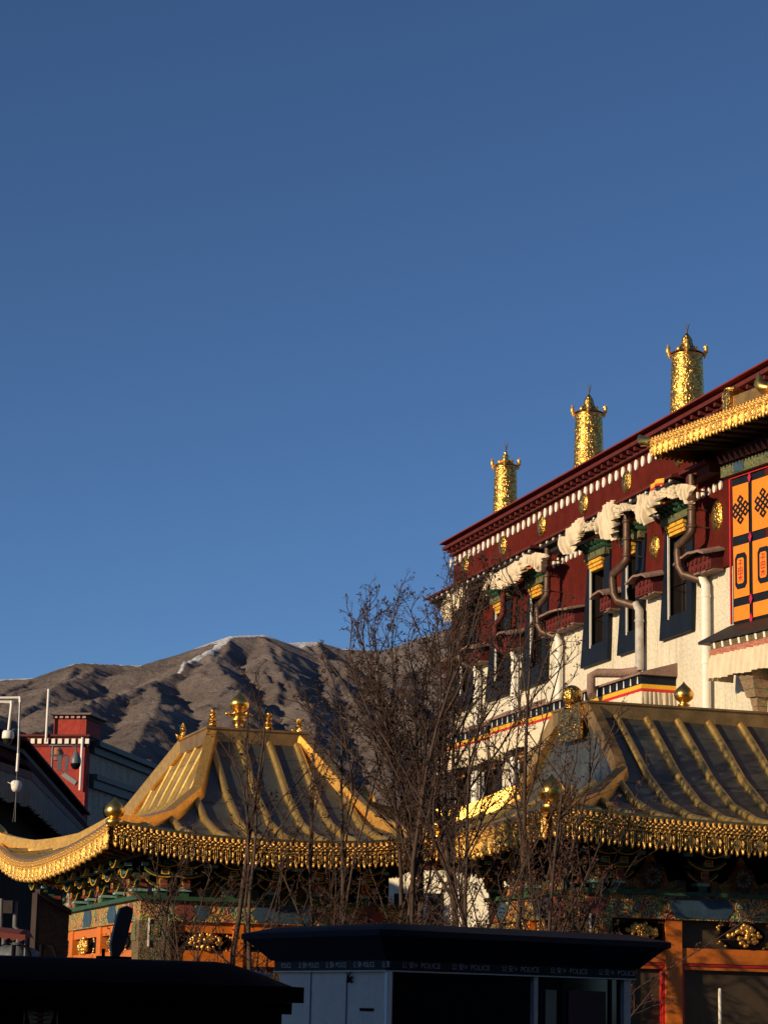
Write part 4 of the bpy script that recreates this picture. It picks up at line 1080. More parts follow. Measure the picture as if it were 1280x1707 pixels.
mb = MB(); mb.box(BA-.05, BA, 56.665, 56.72, 13.36, 17.85); mb.box(BA-.05, BA, 46, 56.66, 17.83, 17.88); part('red_edging', mb, 'red', bay)
# carved bands above the curtains
mb = MB(); mb.box(BA-.22, BA+2, 46, 56.9, 17.9, 18.25); part('painted_beam', mb, 'paint_green', bay)
mb = MB(); mb.box(BA-.24, BA-.225, 55.7, 56.2, 17.93, 18.22); mb.box(BA-.24, BA-.225, 53.2, 53.8, 17.93, 18.22); part('beam_cartouche', mb, 'teal', bay)
mb = MB(); b = 56.8
while b > 46.5:
    mb.add([pt(b, 18.30, .35), pt(b-.24, 18.30, .35), pt(b-.12, 18.52, .50), pt(b-.12, 18.30, .15)], [(0, 1, 2), (1, 3, 2), (3, 0, 2)]); b -= .28
part('petal_row', mb, 'brick_red', bay)
mb = MB(); mb.box(BA-.1, BA+2, 46, 56.8, 18.252, 18.75); part('bay_cornice', mb, 'soffit', bay)
# gilt eave
EA = BA-1.8
mb = MB(); P0, P1 = (EA, 58.28), (EA, 45.0)
zt_ = 19.25
mb.add([(EA-.05, 58.28, zt_-.32), (EA-.05, 45, zt_-.32), (BA+.2, 45, 18.9), (BA+.2, 57.0, 18.9)], [(0, 1, 2, 3)])
sof = part('bay_soffit', mb, 'soffit', bay)
mb = MB(); b = 58.0
while b > 46: mb.tube([(EA+.1, b, zt_-.38), (BA+.2, min(b, 57)-.4, 18.84)], .05, 6); b -= .62
part('rafter_row', mb, 'soffit', sof)
mb = MB(); mb.add([(EA, 58.28, zt_), (EA, 45, zt_+.0), (BA+.6, 45, zt_+1.0), (BA+.6, 56.5, zt_+1.0)], [(0, 3, 2, 1)])
mb.add([(EA, 58.28, zt_), (BA+.6, 56.5, zt_+1.0), (BA+.9, 58.28, zt_)], [(0, 2, 1)])
part('bay_roof', mb, 'ridge', bay)
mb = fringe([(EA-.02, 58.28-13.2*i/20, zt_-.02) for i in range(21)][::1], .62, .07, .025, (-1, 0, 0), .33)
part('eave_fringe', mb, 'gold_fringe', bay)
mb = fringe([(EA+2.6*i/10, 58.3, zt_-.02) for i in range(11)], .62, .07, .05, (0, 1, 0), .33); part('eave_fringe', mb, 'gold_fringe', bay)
mb = MB(); mb.tube([(EA, 58.2, zt_-.1), (EA-.02, 58.45, zt_-.08), (EA-.04, 58.7, zt_-.02), (EA-.05, 58.85, zt_+.1), (EA-.05, 58.92, zt_+.22)], [.12, .14, .17, .12, .03], 12)
mb.sphere((EA, 58.42, zt_-.1), .16, 10); part('eave_horn', mb, 'gold', bay)
mb = MB(); mb.box(EA+.25, EA+.55, 46, 54.35, zt_+.05, zt_+.45); part('upper_curb', mb, 'ridge', bay)
mb = MB(); mb.box(EA+.15, EA+.65, 54.36, 54.75, zt_+.0, zt_+.62); mb.lathe([(.1, .0), (.25, .06), (.27, .14), (.1, .2)], (EA+.4, 54.55, zt_+.60), 12); part('curb_end', mb, 'gold_emboss_fine', bay)
mb = MB(); mb.tube([(EA+.3, 52.6, zt_+.3), (EA+.25, 52.8, zt_+.35), (EA+.2, 52.95, zt_+.5), (EA+.2, 52.98, zt_+.85)], [.12, .2, .17, .03], 12); part('curb_horn', mb, 'gold', bay)
# sill roof under the curtains and its trim
mb = MB(); S0 = BA-.72
mb.add([(S0, 57.45, 12.86), (S0, 46, 12.86), (BA, 46, 13.34), (BA, 56.8, 13.34), (S0, 57.45, 12.78), (S0, 46, 12.78), (BA+.4, 46, 12.78), (BA+.4, 57.45, 12.78), (BA+.4, 57.2, 13.3)],
       [(0, 3, 2, 1), (0, 1, 5, 4), (4, 5, 6, 7), (0, 4, 7, 8, 3)])
part('sill_roof', mb, 'dark_wood', bay)
mb = MB(); mb.box(S0+.12, BA, 46, 56.95, 12.56, 12.775); part('floral_band', mb, 'paint_dim', bay)
mb = MB(); b = 56.75
while b > 46: mb.obox((S0+.11, b, 12.67), (.012, 0, 0), (0, .045, 0), (0, .02, .09)); b -= .42
part('white_petal_row', mb, 'white', bay)
mb = MB(); mb.box(S0+.10, BA, 46, 56.97, 12.38, 12.557); part('red_floral_band', mb, mat_paint('painted_red', [(.45, .06, .02), (.40, .04, .02), (.5, .12, .03)], 12, (.6, .4, .3)), bay)
mb = MB()
mb.grid(lambda u, v: (S0+.08-.10*v+.055*math.sin(u*11*21+math.sin(u*50)), lerp(57.0, 46, u), 12.377-.72*v+.02*math.sin(u*60)*v), 500, 4)
mb.grid(lambda u, v: (lerp(BA+.3, S0+.08, u), 56.99+.10*v+.02*math.sin(u*30), 12.377-.72*v), 20, 4)
part('pleated_skirt', mb, 'cloth', bay)
# bracket column below
mb = MB(); mb.box(BA-.55, BA+.6, 46, 56.4, 11.78, 11.95); part('bay_underside', mb, 'soffit', bay)
def bcol(bb):
    mb = MB()
    tiers = [(.95, 11.78, 11.50), (.80, 11.49, 11.22), (.66, 11.21, 10.98), (.42, 10.97, 10.72), (.34, 10.71, 10.45), (.27, 10.44, 10.2), (.20, 10.19, 9.3)]
    for w, zt2, zb2 in [(w_*.72, a_, b_) for w_, a_, b_ in tiers]: mb.hexa([(BA-w*.72, bb-w*.45, zb2), (BA+.7, bb-w*.45, zb2), (BA+.7, bb+w*.45, zb2), (BA-w*.72, bb+w*.45, zb2), (BA-w*.86, bb-w*.55, zt2), (BA+.7, bb-w*.55, zt2), (BA+.7, bb+w*.55, zt2), (BA-w*.86, bb+w*.55, zt2)])
    part('carved_bracket', mb, 'paint_brackets', bay)
bcol(55.3); bcol(52.5)
# ------------------------------------------------------------------ police booth
YP = R(33)
pc = wf(Vector(((662-640)/3850*32.5, 32, 0)), YP)
xb, yb = pc.x, pc.y
booth = thing('police_booth', 'dark roofed police booth with pale panels and a lettered black band', 'booth', (xb, yb, 0), YP)
def pxb(u, v, face): return px(u, v, 1, yb, YP) if face == 'f' else px(u, v, 0, xb, YP)
BWd = pxb(1050, 1640, 'f').x-xb; BDp = pxb(466, 1620, 's').y-yb
zband0 = pxb(665, 1618, 'f').z; zband1 = pxb(665, 1600, 'f').z
mb = MB(); mb.box(xb, xb+BWd, yb+.0, yb+BDp, .1, zband0-.003)
# walls: side panel white, front mostly glazed
wl = MB(); wl.box(xb, xb+.05, yb+.06, yb+BDp, 0, zband0-.01); part('side_panel', wl, 'booth_white', booth)
wl = MB(); wl.box(xb+.06, xb+BWd-.02, yb+.06, yb+.10, 0, zband0-.01); part('window_glass', wl, mat('tinted_glass', (.003, .003, .004), .08, 0, .1, 1, 0), booth)
wl = MB(); wl.box(xb+.06, xb+BWd, yb+BDp-.06, yb+BDp-.01, 0, zband0-.01); wl.box(xb+BWd-.05, xb+BWd, yb+.1, yb+BDp-.07, 0, zband0-.01); part('rear_wall', wl, 'booth_white', booth)
for u, w in ((654, .10), (891, .07), (1043, .12)):
    if u == 654: x0 = xb-.03; 
    else: x0 = pxb(u, 1660, 'f').x-w/2
    mb = MB(); mb.box(x0, x0+w, yb-.03, yb+.058, 0, zband0-.005); part('post', mb, 'booth_white', booth)
mb = MB(); mb.tube([(xb-.01, yb-.045, 0), (xb-.01, yb-.045, zband0-.02)], .045, 10); part('corner_tube', mb, 'plastic_white', booth)
# olive pane painted as a lit reflection, and reddish curtain behind the right-hand window
x0 = pxb(912, 1660, 'f').x; x1 = pxb(930, 1660, 'f').x
mb = MB(); mb.box(x0, x1, yb+.04, yb+.055, .8, pxb(920, 1650, 'f').z); part('reflection_pane', mb, mat('olive_reflection', (.22, .20, .14), .7), booth)
x0 = pxb(950, 1660, 'f').x; x1 = pxb(1012, 1660, 'f').x
mb = MB(); mb.box(x0, x1, yb+.04, yb+.055, .8, pxb(980, 1652, 'f').z); part('dark_curtain', mb, mat('dark_red_curtain', (.05, .008, .008), .7), booth)
for u in (905, 940, 1020):
    x0 = pxb(u, 1660, 'f').x; mb = MB(); mb.box(x0-.02, x0+.02, yb+.03, yb+.058, 0, zband0-.02); part('window_bar', mb, 'booth_dark', booth)
for k in (1, 2):
    mb = MB(); y_ = yb+.06+BDp*k/3; mb.box(xb-.012, xb-.001, y_-.012, y_+.012, 0, zband0-.02); part('panel_seam', mb, 'plastic_grey', booth)
mb = MB(); p = pxb(586, 1633, 's'); mb.tube([(xb-.02, p.y, p.z+.10), (xb-.05, p.y, p.z+.04), (xb-.05, p.y+.03, p.z-.04)], .012, 5); mb.obox((xb-.03, p.y, p.z), (.012, 0, 0), (0, .05, .04), (0, -.006, .008)); mb.obox((xb-.03, p.y, p.z), (.012, 0, 0), (0, -.05, .04), (0, .006, .008)); part('cable_hook', mb, 'black', booth)
mb = MB(); p = pxb(612, 1683, 's'); mb.box(xb-.015, xb-.001, p.y-.17, p.y+.17, p.z-.02, p.z+.02); part('vent_slot', mb, 'black', booth)
mb = MB(); mb.box(xb-.06, xb+BWd+.05, yb-.06, yb+BDp+.05, zband0, zband1); bd_ = part('fascia_band', mb, 'booth_band', booth)
mb = MB(); mb.box(xb-.075, xb+BWd+.06, yb-.075, yb+BDp+.06, zband0-.018, zband0-.001); part('pale_strip', mb, 'booth_white', booth)
ztop = pxb(655, 1552, 'f').z
mb = MB()
def ringp(o, z): return [(xb-o, yb-o, z), (xb+BWd+o, yb-o, z), (xb+BWd+o, yb+BDp+o, z), (xb-o, yb+BDp+o, z)]
lv = [(.10, zband1+.002), (.14, zband1+.05), (.36, ztop-.10), (.42, ztop-.08), (.42, ztop), (.05, ztop+.10)]
vs = []; 
for o_, z in lv: vs += ringp(o_, z)
fs = [(4*i+j, 4*i+(j+1) % 4, 4*i+4+(j+1) % 4, 4*i+4+j) for i in range(len(lv)-1) for j in range(4)] + [(3, 2, 1, 0), tuple(4*(len(lv)-1)+k for k in range(4))]
mb.add(vs, fs); part('roof', mb, 'booth_dark', booth)
def text_mesh(body, size):
    cu_ = bpy.data.curves.new('lettering', 'FONT'); cu_.body = body; cu_.size = size; cu_.extrude = .003
    o = bpy.data.objects.new('lettering', cu_); C.objects.link(o)
    dg = bpy.context.evaluated_depsgraph_get(); me = bpy.data.meshes.new_from_object(o.evaluated_get(dg))
    bpy.data.objects.remove(o); return me
def letter(body, size, x, y, z, face, parent=bd_, sx=1):
    me = text_mesh(body, size); xs = [v.co.x for v in me.vertices]
    w = max(xs)-min(xs)
    for v in me.vertices:
        c = v.co.copy(); c.x *= sx
        if face == 'f': p = Vector((x+c.x, y-c.z, z+c.y))
        else: p = Vector((x-c.z, y-c.x, z+c.y))
        v.co = p-Vector((xb, yb, 0))
    me.materials.clear(); me.materials.append(M['booth_text'])
    o = bpy.data.objects.new('lettering', me); C.objects.link(o); o.parent = parent; return o
zt2 = (zband0+zband1)/2-.03
def crest(x, y, z, face, parent=bd_):
    mb = MB(); n = 12
    pts = [(math.cos(2*math.pi*i/n)*.03, math.sin(2*math.pi*i/n)*.03) for i in range(n)]
    if face == 'f': mb.prism([(x+c, y, z+s_) for c, s_ in pts], (0, .003, 0))
    else: mb.prism([(x, y-c, z+s_) for c, s_ in pts], (.003, 0, 0))
    part('crest', mb, mat('crest_grey', (.12, .10, .09), .5), parent)
for u in (665, 748, 831, 912, 992):
    p = pxb(u, 1610, 'f'); letter('公', .098, p.x, yb-.062, zt2, 'f'); letter('安', .098, p.x+.115, yb-.062, zt2, 'f')
    p2 = pxb(u+32, 1610, 'f'); letter('POLICE', .10, p2.x, yb-.062, zt2, 'f'); crest(pxb(u+24, 1610, 'f').x, yb-.064, zt2+.035, 'f')
for u in (504, 549, 595, 643):
    p = pxb(u, 1610, 's'); letter('公', .098, xb-.062, p.y, zt2, 's', sx=.9); letter('安', .098, xb-.062, p.y-.11, zt2, 's', sx=.9)
    if u < 640:
        p2 = pxb(u+17, 1610, 's'); letter('POLICE', .10, xb-.062, p2.y, zt2, 's', sx=.85); crest(xb-.064, pxb(u+13, 1610, 's').y, zt2+.035, 's')
p2 = pxb(475, 1610, 's'); letter('POLICE', .10, xb-.062, p2.y, zt2, 's', sx=.85)

# ------------------------------------------------------------------ maroon kiosk, bottom left
YK = R(20)
kb = wf(Vector(((470-640)/3850*26, 25.5, 0)), YK).y
k1 = px(470, 1690, 1, kb, YK).x; k0 = k1-5.6
zk = px(300, 1668, 1, kb, YK).z
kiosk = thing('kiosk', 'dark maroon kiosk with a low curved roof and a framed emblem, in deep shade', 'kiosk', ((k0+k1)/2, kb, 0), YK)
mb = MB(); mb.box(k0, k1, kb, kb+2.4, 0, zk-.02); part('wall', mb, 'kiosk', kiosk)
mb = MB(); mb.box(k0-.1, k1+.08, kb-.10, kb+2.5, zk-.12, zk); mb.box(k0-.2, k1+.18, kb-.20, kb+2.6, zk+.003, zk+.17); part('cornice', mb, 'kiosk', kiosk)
mb = MB()
def kr(u, v):
    x = lerp(k0-.18, k1+.16, u); y = lerp(kb-.18, kb+2.58, v)
    ed = min(1, (1-abs(2*u-1))*4.6)*1.0; return (x, y, zk+.173+.26*(ed**.7)*(min(1, (1-abs(2*v-1))*2.2)**.8))
mb.grid(kr, 40, 10); part('roof', mb, 'kiosk', kiosk)
e0 = px(42, 1656, 1, kb-.02, YK); e1_ = px(99, 1656, 1, kb-.02, YK); zz1 = e0.z; s_ = e1_.x-e0.x
fr_ = MB()
for (x0, x1, z0, z1) in ((e0.x, e1_.x, zz1-.012, zz1), (e0.x, e1_.x, zz1-s_, zz1-s_+.012), (e0.x, e0.x+.012, zz1-s_, zz1), (e1_.x-.012, e1_.x, zz1-s_, zz1)):
    fr_.box(x0, x1, kb-.03, kb-.004, z0, z1)
em = part('emblem_frame', fr_, mat('dull_brass', (.26, .21, .13), .6), kiosk)
fr_ = MB(); cx = (e0.x+e1_.x)/2
rng = random.Random(4)
for sx in (-1, 1):
    for k in range(7):
        z = zz1-.05-k*.045; L_ = .12-.06*abs(k-3)/4
        fr_.prism([(cx+sx*.025, kb-.012, z), (cx+sx*(.03+L_), kb-.012, z+.02), (cx+sx*(.02+L_), kb-.012, z-.025), (cx+sx*.03, kb-.012, z-.03)], (0, .008, 0))
part('emblem', fr_, mat('emblem_green', (.26, .26, .13), .6), em)
fr_ = MB()
for k in range(6): fr_.box(cx-.02, cx+.02, kb-.014, kb-.003, zz1-.08-k*.05, zz1-.045-k*.05)
part('emblem', fr_, mat('emblem_red', (.22, .07, .05), .6), em)
# lamp head on a low bracket on its roof
zr = zk+.38
c = px(190, 1598, 1, kb+1.2, YK)
lamp = thing('floodlight', 'dark slab shaped floodlight tilted upright on a low bracket on the kiosk roof', 'floodlight', (c.x, kb+1.2, zk+.3), YK)
mb = MB(); mb.box(c.x-.19, c.x+.19, kb+1.15, kb+1.25, zr+.03, zr+.09); mb.box(c.x-.19, c.x-.12, kb+1.15, kb+1.25, zk+.25, zr+.03); mb.box(c.x+.12, c.x+.19, kb+1.15, kb+1.25, zk+.25, zr+.03)
part('bracket', mb, 'black', lamp)
mb = MB(); tilt = Vector((.16, .10, .98)).normalized(); n_ = 9
def hd(w, d, f): p = Vector((c.x+.02, kb+1.2, zr+.08))+tilt*(.58*f); return p, w, d
sd_ = tilt.cross(Vector((0, 1, 0))).normalized(); o3 = Vector((c.x+.02, kb+1.16, zr+.08))
ks_ = .86
out_ = [(-.055, 0), (.035, 0), (.085, .13), (.10, .30), (.115, .56), (.10, .66), (.02, .68), (-.06, .63), (-.085, .50), (-.10, .16)]
mb.prism([o3-sd_*a_*ks_+tilt*b_*ks_ for a_, b_ in out_], (0, .09, 0))
mb.prism([o3-sd_*a_*.7+tilt*(b_*.78+.03)+Vector((0, .1, 0)) for a_, b_ in out_], (0, .03, 0))
part('lamp_head', mb, mat('lamp_head_grey', (.02, .022, .028), .5), lamp)
mb = MB(); mb.tube([(c.x-.12, kb+1.2, zr+.09), (c.x-.12, kb+1.2, zr+.17)], .02, 8); part('knob', mb, 'black', lamp)
# tarpaulin heap
mb = MB(); c2 = px(345, 1606, 1, kb+1.3, YK)
def tf(u, v):
    x = c2.x-.55+1.25*u; y = kb+.9+.8*v; e = math.sin(math.pi*u)**.6*math.sin(math.pi*v)**.6
    return (x, y, zk+.34+e*(.085+.05*mnoise.noise(Vector((x*5, y*5, 1))))-.04*u)
mb.grid(tf, 30, 16)
solo('tarpaulin', mb, 'tarp', (c2.x, kb+1.3, zk+.3), 'crumpled grey blue tarpaulin lying flat on the maroon kiosk roof', 'tarpaulin', YK)

# ------------------------------------------------------------------ clutter at the left edge
def at(u, v, Y): return px(u, v, 1, Y, 0)
t = thing('market_canopy', 'small dull red canopy over grey bundles at the lower left edge', 'canopy', (at(15, 1560, 40).x, 40, 0), 0)
mb = MB(); p0, p1 = at(-30, 1552, 40), at(50, 1560, 40)
mb.grid(lambda u, v: (lerp(p0.x, p1.x, u), 39.5+1.4*v, lerp(p0.z, p1.z, u)+.10*math.sin(math.pi*v)-.12*(u > .93)), 12, 6)
mb.grid(lambda u, v: (lerp(p0.x, p1.x, u), 39.5, lerp(p0.z, p1.z, u)-.10*v+.02*math.sin(u*40)*v), 30, 2)
part('canopy_cloth', mb, mat('dull_red_cloth', (.16, .03, .02), .8), t)
for u in (-20, 44):
    p = at(u, 1560, 40.2); mb = MB(); mb.tube([(p.x, 40.2, 0), (p.x, 40.2, p.z)], .025, 6); part('pole', mb, 'plastic_grey', t)
mb = MB(); p = at(20, 1590, 40.5)
def bf(u, v):
    a = u*2*math.pi; th = v*math.pi; rr = 1+.25*mnoise.noise(Vector((math.cos(a)*2, math.sin(a)*2, v*4)))
    return (p.x+.42*rr*math.sin(th)*math.cos(a), 40.5+.3*rr*math.sin(th)*math.sin(a), p.z-.1-.28*rr*math.cos(th))
mb.grid(bf, 24, 14); mb.box(p.x-.3, p.x+.3, 40.3, 40.7, 0, p.z-.25)
solo('cloth_bundle', mb, 'tarp', (p.x, 40.5, 0), 'lumpy grey cloth bundle stacked under the dull red canopy', 'bundle', 0)
for (ua, ub, uc, lab) in ((24, 44, 58, 'left bent black handrail beside the grey bundle'), (70, 88, 102, 'right bent black handrail before the carved screen')):
    mb = MB(); a_, b_, c_ = at(ua, 1575, 38), at(ub, 1577, 38), at(uc, 1612, 38)
    mb.tube([(a_.x, 38, 0), (a_.x, 38, a_.z), (b_.x, 38, b_.z), (c_.x, 38, c_.z), (c_.x+.1, 38, 0)], .035, 8)
    solo('handrail', mb, 'black', (a_.x, 38, 0), lab, 'handrail', 0, 'bent black handrails at the lower left')
# carved wooden screen receding left of the gatehouse
t = thing('carved_screen', 'brown carved wooden screen wall beside the left gatehouse', 'screen', (at(88, 1600, 50).x, 50, 0), R(40))
q0 = px(63, 1490, 1, wf(Vector((at(88, 1500, 47).x, 47, 0)), R(40)).y, R(40)); q1 = px(116, 1525, 1, q0.y, R(40))
mb = MB(); mb.hexa([(q0.x, q0.y, 0), (q1.x, q0.y, 0), (q1.x, q0.y+.1, 0), (q0.x, q0.y+.1, 0), (q0.x, q0.y, q0.z), (q1.x, q0.y, q1.z+.0), (q1.x, q0.y+.1, q1.z), (q0.x, q0.y+.1, q0.z)])
part('screen_panel', mb, mat_paint('carved_brown', [(.05, .025, .012), (.08, .04, .02), (.03, .016, .01)], 14, (.12, .07, .03)), t)
mb = MB(); mb.obox(((q0.x+q1.x)/2, q0.y, (q0.z+q1.z)/2+.04), ((q1.x-q0.x)/2, 0, (q1.z-q0.z)/2), (0, .09, 0), (0, 0, .05)); mb.box(q0.x-.03, q0.x+.05, q0.y-.05, q0.y+.14, 0, q0.z+.02)
part('screen_frame', mb, 'soffit', t)
# white drain hoses by the left wall
t = thing('drain_pipes', 'pair of pale drain pipes with grey meter box at the lower left edge', 'pipes', (at(12, 1600, 45).x, 45, 0), 0)
for u, v0, v1 in ((3, 1498, 1552), (27, 1503, 1545)):
    p, q_ = at(u, v0, 45), at(u-2, v1, 45); mb = MB(); mb.tube([(q_.x+.1, 45, 0), (q_.x+.08, 45, q_.z-.05), (q_.x, 45, q_.z), (p.x, 45, p.z)], .045, 8); part('pipe', mb, mat('pipe_shade_grey', (.12, .12, .13), .6), t)
p = at(15, 1512, 45); mb = MB(); mb.box(p.x-.09, p.x+.09, 44.9, 45.05, p.z-.12, p.z+.12); part('meter_box', mb, 'dark_wood', t)

# ------------------------------------------------------------------ building on the left with long awning (facade bends once)
def lb_pts():
    out_ = []
    for u, v in ((-60, 1252), (52, 1288), (150, 1392)):
        Y = None
        d = cF*FPX + cR*(u-640) - cU*(v-853.5); t_ = (12.5-EYE)/d.z; out_.append((d.x*t_, d.y*t_))
    return out_
LP = lb_pts()
d01 = Vector((LP[1][0]-LP[0][0], LP[1][1]-LP[0][1])).normalized(); LP[0] = (LP[0][0]-d01.x*3, LP[0][1]-d01.y*3)
d12 = Vector((LP[2][0]-LP[1][0], LP[2][1]-LP[1][1])).normalized(); LP[2] = (LP[2][0]+d12.x*6, LP[2][1]+d12.y*6)
lb = thing('side_building', 'shaded maroon building at the left edge with a long grey pleated awning', 'building', (LP[1][0], LP[1][1], 0), 0)
def sweep(prof, closed=True):
    """prof: (outward offset, z) swept along the bent facade; outward is to the right of travel"""
    mb = MB(); n1 = Vector((d01.y, -d01.x)); n2 = Vector((d12.y, -d12.x)); nm = (n1+n2).normalized(); nm = nm/nm.dot(n1)
    P = [(Vector(LP[0]), n1), (Vector(LP[1]), nm), (Vector(LP[2]), n2)]; vs = []
    for p, n_ in P:
        for o_, z in prof: q_ = p+n_*o_*1.33; vs.append((q_.x, q_.y, max(0, EYE+(z-EYE)*1.33)))
    k = len(prof)
    mb.add(vs, [(i*k+j, (i+1)*k+j, (i+1)*k+(j+1) % k, i*k+(j+1) % k) for i in range(2) for j in range(k if closed else k-1)])
    mb.add(vs[:k], [tuple(range(k))]); mb.add(vs[-k:], [tuple(range(k-1, -1, -1))]); return mb
part('wall', sweep([(-8, 0), (-.9, 0), (-.9, 9.7), (-8, 9.7)]), mat('dark_brown_wall', (.022, .014, .010), .95, 0, .4, 1, .4, spec=.05), lb)  # very dark brown base colour, mottled
DM = mat('shaded_maroon', (.045, .010, .010), .9, 0, .3, 2, .6, 20, .03, spec=.1)  # darker copy of the maroon, with the building's shade put into the colour
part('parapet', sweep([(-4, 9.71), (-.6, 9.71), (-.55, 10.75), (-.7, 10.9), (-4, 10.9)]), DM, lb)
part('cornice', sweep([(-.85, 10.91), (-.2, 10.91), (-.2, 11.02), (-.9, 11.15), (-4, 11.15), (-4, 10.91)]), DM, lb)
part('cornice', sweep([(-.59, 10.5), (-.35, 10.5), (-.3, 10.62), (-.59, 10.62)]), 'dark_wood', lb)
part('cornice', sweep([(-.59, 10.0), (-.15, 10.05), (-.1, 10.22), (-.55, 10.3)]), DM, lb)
part('awning_rail', sweep([(-.9, 9.5), (.05, 9.55), (.05, 9.82), (-.6, 9.95)]), mat('rust_board', (.09, .028, .016), .8), lb)
mb = MB(); n1 = Vector((d01.y, -d01.x)); n2 = Vector((d12.y, -d12.x))
L1 = (Vector(LP[1])-Vector(LP[0])).length; L2 = (Vector(LP[2])-Vector(LP[1])).length
def sk(u, v):
    s_ = u*(L1+L2)
    if s_ < L1: p = Vector(LP[0])+d01*s_; n_ = n1
    else: p = Vector(LP[1])+d12*(s_-L1); n_ = n2
    p = p+n_*(.02+math.sin(s_*14)*(.03+.05*v)+.03*math.sin(s_*5)); return (p.x, p.y, 12.15-1.26*v-.07*math.sin(s_*3)*v)
mb.grid(sk, 900, 5); part('pleated_awning', mb, mat('grey_cloth', (.17, .15, .135), .9), lb)
# far window strip in shade under the awning
for f in (.28, .5, .72):
    p = Vector(LP[0]).lerp(Vector(LP[1]), f); mb = MB(); q_ = p-n1*.85
    mb.obox((q_.x, q_.y, 9.3), (d01.x*1.0, d01.y*1.0, 0), (n1.x*.06, n1.y*.06, 0), (0, 0, 1.1)); fr2 = part('window_frame', mb, mat('ochre_frame', (.20, .11, .03), .7), lb)
    mb = MB(); mb.obox((q_.x+n1.x*.07, q_.y+n1.y*.07, 9.3), (d01.x*.85, d01.y*.85, 0), (n1.x*.01, n1.y*.01, 0), (0, 0, .95)); part('pane', mb, 'black', fr2)

# ------------------------------------------------------------------ CCTV on white arms, upper left
YC = 42.0
cc = thing('security_camera', 'white dome security camera hanging from white pipework at the left edge', 'camera', (at(-70, 1700, YC).x, YC, 0), 0)
def Pc(u, v, Y=YC): q_ = at(u, v, Y); return (q_.x, q_.y, q_.z)
mb = MB(); r_ = .024
mb.tube([(at(-70, 1170, YC).x, YC, 0), (at(-70, 1170, YC).x, YC, at(-70, 1120, YC).z)], .07, 10)
part('mast', mb, 'pole', cc)
mb = MB(); mb.tube([Pc(-70, 1168), Pc(18, 1170), Pc(20, 1172)], r_*1.1, 8); mb.tube([Pc(20, 1168), Pc(20, 1176), Pc(15, 1217)], [.035, .03, .026], 8)
mb.tube([Pc(-70, 1164), Pc(33, 1163)], r_, 8); mb.tube([Pc(34, 1161), Pc(34.3, 1171)], .028, 8); part('white_arm', mb, 'plastic_white', cc)
mb = MB(); mb.tube([Pc(34, 1171), Pc(31, 1256)], .022, 8); part('grey_conduit', mb, mat('steel_grey', (.28, .29, .31), .4, .5), cc)
mb = MB(); mb.tube([Pc(31, 1256), Pc(29, 1286)], .026, 8); part('white_sleeve', mb, 'plastic_white', cc)
p = Vector(Pc(14, 1226)); mb = MB(); mb.lathe([(.05, .09), (.09, .085), (.105, .05), (.11, -.04), (.10, -.06)], p, 16); dm = part('camera_housing', mb, 'plastic_white', cc)
mb = MB(); mb.lathe([(.09, -.06), (.075, -.12), (.04, -.155), (.003, -.165)], p, 16); part('camera_dome', mb, mat('smoked_dome', (.02, .02, .022), .1), cc)
mb = MB(); mb.tube([Pc(29, 1286), Pc(28, 1305), Pc(26, 1370)], .008, 5); mb.tube([Pc(28, 1318), Pc(22, 1370)], .004, 4); part('cable', mb, 'plastic_grey', cc)
p = Vector(Pc(28, 1310))
mb = MB(); mb.lathe([(.01, -.11), (.06, -.10), (.09, -.05), (.10, .02), (.08, .08), (.03, .10)], p, 14); mb.sphere(p+Vector((-.03, -.03, .03)), .07, 8); mb.tube([p+Vector((-.02, 0, .02)), p+Vector((-.16, 0, .06))], .008, 5)
solo('wrapped_lamp', mb, 'plastic_white', tuple(p), 'white plastic wrapped lamp hanging under the camera pipework', 'lamp', 0)

# ------------------------------------------------------------------ red tower and old shaded building behind
YT = R(-10)
c0 = Vector((at(143, 1300, 150).x, 150, 0)); cT = wf(c0, YT)
xr, yr = cT.x, cT.y
def pxt(u, v): return px(u, v, 1, yr, YT)
xl = pxt(20, 1300).x; zdot = pxt(110, 1236).z
tw = thing('red_tower', 'small sunlit red walled tower with white dotted cornice and box on top', 'building', ((xl+xr)/2, yr, 0), YT)
mb = MB(); mb.box(xl, xr, yr, yr+1.4, 0, zdot-.35); part('wall', mb, 'tower_red', tw)
mb = MB(); mb.box(xl, xr+.08, yr-.08, yr+2.0, zdot-.345, zdot+.30); mb.box(xl, xr+.22, yr-.27, yr+2.2, zdot+.302, pxt(110, 1225).z); part('cornice', mb, 'maroon_paint', tw)
for k in range(9):
    x = pxt(147-11.3*k, 1236).x; mb = MB(); mb.box(x-.13, x+.13, yr-.2, yr-.07, zdot-.16, zdot+.16); part('white_block', mb, 'white', tw)
x0, x1 = pxt(90, 1200).x, pxt(144, 1200).x; z0, z1 = pxt(110, 1228).z, pxt(110, 1198).z
mb = MB(); mb.box(x0, x1, yr+.1, yr+3.2, pxt(110, 1226).z+.003, z1); bx_ = part('roof_box', mb, 'tower_red', tw)
for k in range(6):
    x = pxt(94+9.5*k, 1194).x; mb = MB(); mb.box(x-.11, x+.11, yr-.08, yr+.015, z1+.03, z1+.18); part('white_block', mb, mat('dull_white', (.4, .3, .28), .8), bx_)
mb = MB(); mb.box(x0-.07, x1+.07, yr+.02, yr+3.4, z1+.001, z1+.23); part('box_cornice', mb, 'maroon_paint', bx_)
za = z1+.235; mb = MB(); mb.add([(x0-.18, yr-.3, za), (x1+.35, yr-.3, za), (x1+.5, yr+3.8, za), (x0-.18, yr+3.8, za), (x0+.15, yr+1.8, za+.40), (x1-.2, yr+1.8, za+.40)], [(0, 1, 5, 4), (1, 2, 5), (2, 3, 4, 5), (3, 0, 4), (3, 2, 1, 0)])
part('box_roof', mb, mat('mud_roof', (.38, .24, .15), .9), bx_)
